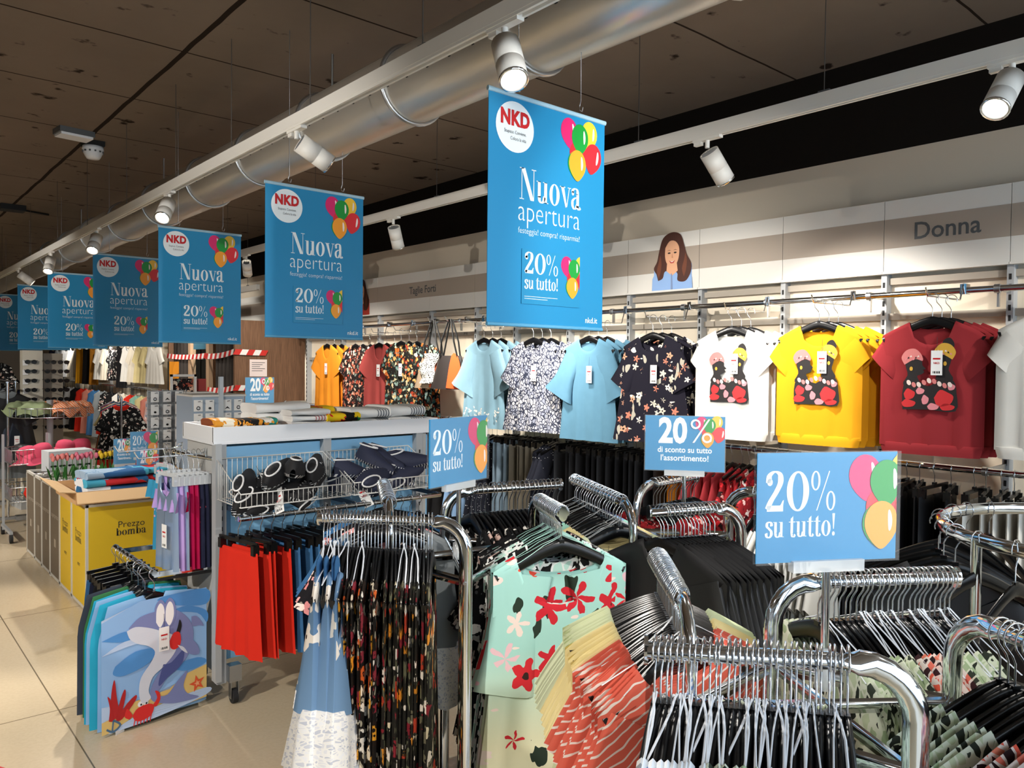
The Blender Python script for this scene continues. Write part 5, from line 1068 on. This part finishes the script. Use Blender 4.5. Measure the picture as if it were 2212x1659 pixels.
for a in (((0, .02, .085), (0, .64, .085), (-.10, .66, .12), (-.10, .0, .10)), ((0, .02, .085), (.72, .02, .085), (.74, -.10, .03), (-.02, -.10, .03)), ((.72, .64, .085), (.72, .02, .085), (.86, .0, .15), (.86, .66, .15))):
    f = MB(); f.add(list(a)+[(x, y, z-.005) for x, y, z in a], [(0, 1, 2, 3), (7, 6, 5, 4), (0, 3, 7, 4), (1, 2, 6, 5), (2, 3, 7, 6), (0, 4, 5, 1)]); f.build('flap', M('cardboard_flap', 'd0ab7c', .8), t)
BT = cells('blue_print_cloth', '3a78a8', ['2f6f9f', 'e9edf0', '4fb0cf', '9fb8cf', 'c83238', '2f5f92'], 6, .01, (1, 1, 1), .06)
for i, (c, w, d, lb) in enumerate((((1.43, 5.93), .40, .26, 'blue, white and red printed beach towel crumpled in the cardboard box'), ((1.70, 6.0), .26, .26, 'turquoise printed beach towel folded in the cardboard box'))):
    t = towel(lb, c, w, d, 3, [BT], .052, .1, z0=.74); t['group'] = 'beach towels in the cardboard box'
# artificial tulips
def tulip_meshes(col):
    h = MB()
    for k in range(6):
        a = k*PI/3; o = .013+.003*(k % 2)
        h.grid(lambda u, v: ((o*sin(PI*(.12+.72*v)))*cos(a+(u-.5)*1.3), (o*sin(PI*(.12+.72*v)))*sin(a+(u-.5)*1.3), .16+.045*v), 3, 5)
    s = MB().tube([(0, 0, 0), (.004, 0, .08), (0, 0, .165)], .0025, n=5)
    l = MB()
    for a in (0, 2.4): l.grid(lambda u, v: (cos(a)*(.01+.035*v)+(u-.5)*.022*sin(PI*v)*-sin(a), sin(a)*(.01+.035*v)+(u-.5)*.022*sin(PI*v)*cos(a), .13*v*(1-.15*v)), 2, 6)
    return h.mesh('petals', col), s.mesh('stem', M('stem_green', '3f7a34', .6)), l.mesh('leaf', M('leaf_green', '3d8038', .55))
TU = [tulip_meshes(M('tulip_'+n, hx, .6)) for n, hx in (('pink', 'ec8a86'), ('rose', 'e27a92'), ('yellow', 'e6c22a'))]
for k in range(27):
    c = k//9; j = k % 9; p = (1.24+c*.17+(j % 5)*.033, 6.86+.035*(j//5)+.015*(j % 2), .705+.008*(j % 3))
    t = thing('tulip', f"{['pink', 'rose pink', 'yellow'][c]} artificial tulip on the bins, {nth(j+1)} of its bunch", 'flower', p, k*1.3, f"{['pink', 'rose pink', 'yellow'][c]} artificial tulips on the bins")
    for n, me in zip(('petals', 'stem', 'leaf'), TU[c]): obj(n, me, t)
t = thing('display_box', 'grey and white sunglasses display box behind the tulips', 'display box', (1.47, 7.55, .705), .1)
MB().box((0, 0, .09), (.34, .2, .18)).build('box_body', M('display_grey', 'c9ccd0', .5), t)
for r_ in range(2):
    for k in range(5):
        q = MB(); q.ell(-.135+.067*k-.013, .055+.075*r_, .012, .009, 0, -.106, 10); q.ell(-.135+.067*k+.013, .055+.075*r_, .012, .009, 0, -.106, 10); q.tube([(-.135+.067*k-.02, -.105, .06+.075*r_), (-.135+.067*k+.02, -.105, .06+.075*r_)], .0025, n=4); q.build('sunglasses', BLACKP, t)
for i, (p, w) in enumerate((((1.30, 6.60, .705), 'spare wire tray lying on the front brown bin'), ((1.30, 7.25, .705), 'spare wire tray lying farther along the bins'))):
    t = thing('wire_tray', w, 'tray', p, 0, 'wire trays on the bins'); r = MB().tube([(-.07, -.09, .03), (.07, -.09, .03), (.07, .09, .03), (-.07, .09, .03)], .004, n=5, closed=True)
    for k in range(6): r.tube([(-.07+.028*k, -.09, .03), (-.07+.028*k, -.09, .003), (-.07+.028*k, .09, .003), (-.07+.028*k, .09, .03)], .002, n=4, up=(1, .1, 0))
    r.build('wires', WIRE, t)
sign((1.70, 6.05), 95, .80, .705, 'small blue 20% sign clipped between the bins and the swimsuits', 'di', .15, .21, False)
sign((1.80, 6.50), 92, .90, .705, 'small blue 20% su tutto sign standing on the bins', 'su', .20, .20, False)
sign((1.69, 6.62), 92, .84, .705, 'small blue price sign half behind the other on the bins', 'di', .16, .20, False)

# ================================================================ mid-distance stands behind the gondola
def accessory_card(label, p, rz, group, acc, par=None):
    t = thing('accessory_card', label, 'accessory', p, rz, group); MB().box((0, 0, 0), (.065, .002, .085)).build('card', PAPER, t)
    m = MB()
    if acc % 3 == 0: m.tube([(.012*cos(a), -.004, -.018+.012*sin(a)) for a in (PI*2*k/10 for k in range(10))], .003, n=4, closed=True)
    elif acc % 3 == 1: m.ell(0, -.02, .011, .009, 0, -.004, 10)
    else: m.poly([(-.02, -.03), (0, -.008), (.022, -.03), (.0, -.022)], 0, -.004)
    m.build('accessory', BLACKP, t); MB().tube([(0, 0, .03), (0, -.05, .035)], .0025, n=4).build('peg', BLACKP, t); return t
t = thing('pegboard_stand', 'grey double pegboard stand for hair accessories', 'display stand', (2.16, 6.05, 0)); PB = M('pegboard_blue_grey', 'a3b2c2', .5)
MB().box((-.105, 0, .78), (.19, .36, 1.22)).build('pegboard', PB, t); MB().box((.105, 0, .78), (.17, .36, 1.22)).build('pegboard', PB, t); MB().box((.005, -.19, .83), (.03, .03, 1.42)).build('upright', M('upright_pale', 'c3ccd4', .5), t)
MB().box((0, 0, 1.397), (.40, .38, .014)).build('top_shelf', WHITE, t); MB().box((0, 0, .08), (.42, .5, .16)).build('base', GREYP, t)
for r_ in range(3):
    for k, x in enumerate((-.16, -.075, .055, .14)): accessory_card(f'white hair accessory card on the pegboard, row {ONES[r_+1]}, {nth(k+1)} across'.replace('row first', 'top row').replace('row second', 'middle row').replace('row third', 'low row'), (2.16+x, 5.865, 1.325-.10*r_), 0, 'hair accessory cards on the pegboard', r_+k)
t = thing('grid_stand', 'grey wire grid stand with jewellery cards', 'display stand', (2.05, 6.75, 0), .15)
g = MB()
for k in range(9): g.tube([(-.16+.04*k, 0, .3), (-.16+.04*k, 0, 1.42)], .003, n=4)
for k in range(24): g.tube([(-.17, 0, .32+.047*k), (.17, 0, .32+.047*k)], .003, n=4)
g.build('grid', GREYP, t); MB().box((0, .03, .86), (.30, .02, 1.1)).build('back_panel', M('stand_grey', 'a9adb0', .6), t); MB().box((0, 0, .15), (.36, .3, .3)).build('base', GREYP, t)
for r_ in range(6):
    for k in range(3): accessory_card(f'grey jewellery card on the grid stand, {nth(k+1)} across in row {nth(r_+1)}', (1.94+.10*k, 6.705+.015*k, 1.36-.105*r_), .15, 'jewellery cards on the grid stand', r_+2*k)
t = thing('picture_frame_stand', 'white framed shelf holding an orange printed purse', 'shelf', (2.26, 7.0, 0)); f = MB()
for x in (-.10, .10): f.box((x, 0, .77), (.02, .02, 1.54))
f.box((0, 0, 1.53), (.22, .02, .02)); f.box((0, .08, 1.375), (.5, .2, .02)); f.build('frame', WHITE, t)
m = MB(); m.box((0, 0, 0), (.17, .05, .115)); tag(m.build('purse', F['multi2'], None, (2.26, 7.03, 1.445)), 'orange and black printed purse on the white framed shelf', 'purse')
m = MB(); m.box((0, 0, 0), (.07, .05, .11)); tag(m.build('gift_box', F['brick'], None, (2.43, 7.05, 1.445)), 'small red box on the white framed shelf', 'box')
m = MB(); m.box((0, 0, .13), (.13, .02, .26), 0, .6); tag(m.build('mirror_stand', M('mirror_glass', 'dfe6e6', .03, 1), None, (2.30, 7.4, 1.39)), 'small tilted counter mirror behind the white framed shelf', 'mirror'); 
MB().box((0, .02, .69), (.3, .3, 1.38)).build('display_column', GREYP, None, (2.32, 7.42, 0)); tag(bpy.data.objects['display_column'], 'plain grey display column under the counter mirror', 'column')

# ================================================================ far left of the aisle
t = thing('tiered_stand', 'round wire tray stand piled with orange and green clothes', 'display stand', (1.60, 9.0, 0))
def wire_ring(z, r, h, par):
    g = MB(); n = 28
    for zz in (z, z+h): g.tube([(r*cos(2*PI*k/n), r*sin(2*PI*k/n), zz) for k in range(n)], .005, n=5, closed=True)
    for k in range(40): a = 2*PI*k/40; g.tube([(r*cos(a), r*sin(a), z), (r*cos(a), r*sin(a), z+h)], .0025, n=4)
    g.lathe([(0, z), (r, z)], 28); g.build('wire_tray', WIRE, par)
MB().tube([(0, 0, .1), (0, 0, 1.25)], .03, n=10).build('column', GREYP, t); wire_ring(1.09, .36, .09, t); wire_ring(.66, .36, .12, t); MB().box((0, 0, .09), (.6, .1, .04)).build('base', STEEL, t); MB().box((0, 0, .09), (.1, .6, .04)).build('base', STEEL, t)
def heap(label, p, r, h, mat, nm, ct, grp):
    R = random.Random(int(p[0]*1000)); ph = [R.uniform(0, 6) for _ in range(4)]
    m = MB().grid(lambda u, v: (r*cos(PI/2*v)**.7*cos(2*PI*u)*(1+.14*sin(5*2*PI*u+ph[0])), r*cos(PI/2*v)**.7*sin(2*PI*u)*(1+.14*sin(4*2*PI*u+ph[1])), h*(.55*sin(PI/2*v)+.25*v*sin(3*2*PI*u+ph[2])*(1-v)+.18*sin(9*v+ph[3])*sin(5*2*PI*u+ph[1])*(1-v)+.12)), 30, 12)
    tag(m.build(nm, mat, None, p), label, ct, grp)
OC = stripes('orange_check_cloth', 'f7e3d2', 'f58a52', 40, .3, (1, 0, 1), .04); GC = cloth('olive_green_cloth', '93a07a')
for i, (x, y, f, w) in enumerate(((1.72, 8.80, OC, 'orange checked shirt crumpled at the front of the wire tray'), (1.84, 8.98, OC, 'orange checked shirt crumpled at the side of the wire tray'), (1.66, 9.12, OC, 'orange checked shirt at the back of the wire tray'), (1.45, 8.84, GC, 'olive green top crumpled at the front of the wire tray'), (1.36, 9.05, GC, 'olive green top crumpled at the side of the wire tray'), (1.50, 9.15, M('grey_green_cloth', 'b8bda8', .9), 'grey green top at the back of the wire tray'))):
    heap(w, (x, y, 1.095), .15, .21, f, 'crumpled_shirt', 'shirt', 'crumpled shirts in the wire tray')
PK = cloth('pink_sunhat_cloth', 'd0506a')
for i, (x, y, z, w) in enumerate(((1.42, 8.3, .78, 'pink straw sun hat in front on the lower tray'), (1.62, 8.42, .79, 'pink straw sun hat with wide brim, middle of the tray'), (1.80, 8.6, .78, 'pink straw sun hat at the end of the lower tray'), (1.33, 8.5, .74, 'coral pink sun hat at the tray edge'))):
    t = thing('sun_hat', w, 'hat', (x, y, z), i, 'pink sun hats on the lower tray'); t.rotation_euler = (.25-.1*i, .2*i-.25, i)
    MB().lathe([(.085, 0), (.083, .05), (.07, .085), (.04, .1), (0, .104)], 20).build('crown', PK, t); MB().grid(lambda u, v: ((.085+.09*v)*cos(2*PI*u), (.085+.09*v)*sin(2*PI*u), -.025*v+.012*v*sin(6*PI*u)), 28, 3).build('brim', PK, t)
heap('black sun hat lying on the lower wire tray', (1.33, 8.72, .77), .12, .11, F['black'], 'cloth_hat', 'hat', 'hats on the lower tray')
# basket tower on castors
t = thing('basket_tower', 'white wire basket tower on castors beside the brown bins', 'basket stand', (1.33, 8.45, 0)); 
for z in (.70, .36):
    g = MB(); 
    for zz in (z, z+.13): g.tube([(-.17, -.2, zz), (.17, -.2, zz), (.17, .2, zz), (-.17, .2, zz)], .005, n=5, closed=True)
    for k in range(12): x = -.17+.34*k/11; g.tube([(x, -.2, z+.13), (x, -.2, z), (x, .2, z), (x, .2, z+.13)], .0025, n=4, up=(1, .1, 0)); y = -.2+.4*k/11; g.tube([(-.17, y, z), (-.17, y, z+.13)], .0025, n=4)
    g.build('wire_basket', WIRE, t)
f = MB(); 
for x in (-.18, .18): f.box((x, .2, .5), (.02, .02, .9)); f.box((x, 0, .09), (.025, .5, .025))
f.build('frame', GREYP, t)
for x, y in ((-.18, -.24), (.18, -.24), (-.18, .24), (.18, .24)): MB().tube([(x-.012, y, .04), (x+.012, y, .04)], .04, n=14).build('castor', RUBBER, t)
heap('red top heaped in the lower wire basket', (1.40, 8.35, .365), .13, .2, F['red'], 'crumpled_shirt', 'shirt', 'tops in the basket tower'); heap('teal top heaped in the lower wire basket', (1.42, 8.6, .365), .12, .1, M('teal_cloth', '2b8f9a', .9), 'crumpled_shirt', 'shirt', 'tops in the basket tower')
# sunglasses tower
t = thing('sunglasses_tower', 'tall cream display tower with rows of sunglasses', 'display stand', (1.72, 10.2, 0), .1); CR = M('tower_cream', 'd3cdbd', .5)
MB().box((-.09, 0, .92), (.20, .10, 1.68)).build('panel', CR, t); MB().box((.14, .08, .92), (.20, .10, 1.62)).build('panel', M('tower_taupe', 'a39a8c', .5), t); MB().box((0, 0, .05), (.5, .4, .1)).build('base', GREYP, t)
for k in range(8): MB().box((-.165, -.055, 1.62-.105*k), (.05, .012, .06)).build('mirror_tag', PAPER, t)
def shades(label, p, rz):
    t = thing('sunglasses', label, 'sunglasses', p, rz, 'sunglasses on the display tower'); m = MB()
    for x in (-.032, .032): m.ell(x, 0, .030, .024, 0, 0, 12)
    m.build('lenses', M('dark_lens', '141416', .15), t); f = MB().tube([(-.065, .07, .012), (-.066, .0, .014), (0, -.004, .014), (.066, 0, .014), (.065, .07, .012)], .003, n=5); f.build('frame', BLACKP, t)
for r_ in range(8):
    for c_, x in enumerate((-.085, .10)):
        for q in range(1 if c_ == 0 else 2):
            shades(f'dark sunglasses on the cream tower, row {nth(r_+1)} from the top, '+['first column', 'second column', 'third column'][c_+q], (1.72+x+.13*q-.02, 10.12-.04*c_, 1.63-.105*r_), .1)
# dark racks at the far left
def dark_rack(label, c, L, rz, n, cols, z=1.35):
    t = thing('garment_rail', label, 'clothes rack', (*c, 0), rz, 'garment rails at the far end'); MB().tube([(-L/2, 0, z), (L/2, 0, z)], .014, n=8).build('rail', CHROME, t)
    for x in (-L/2, L/2): MB().tube([(x, 0, z), (x, 0, .05)], .014, n=8, up=(0, 1, 0)).build('leg', CHROME, t); MB().box((x, 0, .05), (.03, .5, .03)).build('foot', STEEL, t)
    for i in range(n):
        x = -L/2+.06+(L-.12)*i/(n-1); f, w = cols[i % len(cols)]; p = (c[0]+x*cos(rz), c[1]+x*sin(rz), z)
        wear('dress' if i % 3 else 'blouse', f, f'{w} garment on {label.split(" ")[0]} {label.split(" ")[1]} rail, {nth(i+1)} along', p, rz+PI/2+.1, f'garments on the {label}')
dark_rack('long dark rail of black jackets beyond the basket tower', (1.50, 10.95), 1.2, PI/2, 12, [('black', 'black'), ('navy', 'navy'), ('black', 'dark'), ('greyd', 'grey')], 1.40)
dark_rack('front dark rail of black coats at the aisle edge', (1.27, 9.75), 1.0, PI/2, 10, [('black', 'black'), ('greyd', 'dark grey'), ('black', 'plain black')], 1.42)
dark_rack('second dark rail with printed blouses behind the sunglasses', (1.52, 12.9), 1.5, PI/2, 10, [('bwfl', 'printed'), ('black', 'black'), ('greyd', 'grey'), ('redf', 'red printed')], 1.72)
dark_rack('third low rail of coloured dresses before the far wall', (2.75, 11.0), 1.4, 1.35, 14, [('bwfl', 'dark printed'), ('red', 'red'), ('ddenim', 'denim'), ('bwfl', 'printed'), ('black', 'black'), ('pinkf', 'pink'), ('butter', 'yellow'), ('cream', 'cream')], 1.20)
t = thing('grey_bag', 'dark grey bag with a white tag hanging before the black jackets', 'bag', (1.29, 9.35, .62)); m = MB().grid(lambda u, v: (.17*cos(2*PI*u)*(1-.5*v**2), .08*sin(2*PI*u)*(1-.5*v**2), .42*v), 20, 8); m.build('bag_body', GR, t); MB().tube([(-.07, 0, .40), (0, 0, .66), (.07, 0, .40)], .008, n=6).build('strap', BLACKM, t); add_tag(t, .06, .26, -.10)
# partition wall shelves at the end of the shop
t = thing('end_wall_shelving', 'shelving unit of grey garments along the end wall', 'shelving', (1.0, 25.6, 0)); MB().box((0, 0, 1.2), (3.4, .1, 2.4)).build('back_panel', M('stand_grey', 'a9adb0', .6), t); 
for z in (.6, 1.2, 1.8): MB().box((0, -.2, z), (3.4, .4, .04)).build('shelf', GREYP, t)
# red floor sticker at the very edge
m = MB(); m.add([(.36, 3.62, .0012), (.50, 3.66, .0012), (.44, 3.78, .0012)], [(0, 1, 2)]); tag(m.build('floor_sticker', RED), 'red triangular sticker on the beige floor', 'sticker')
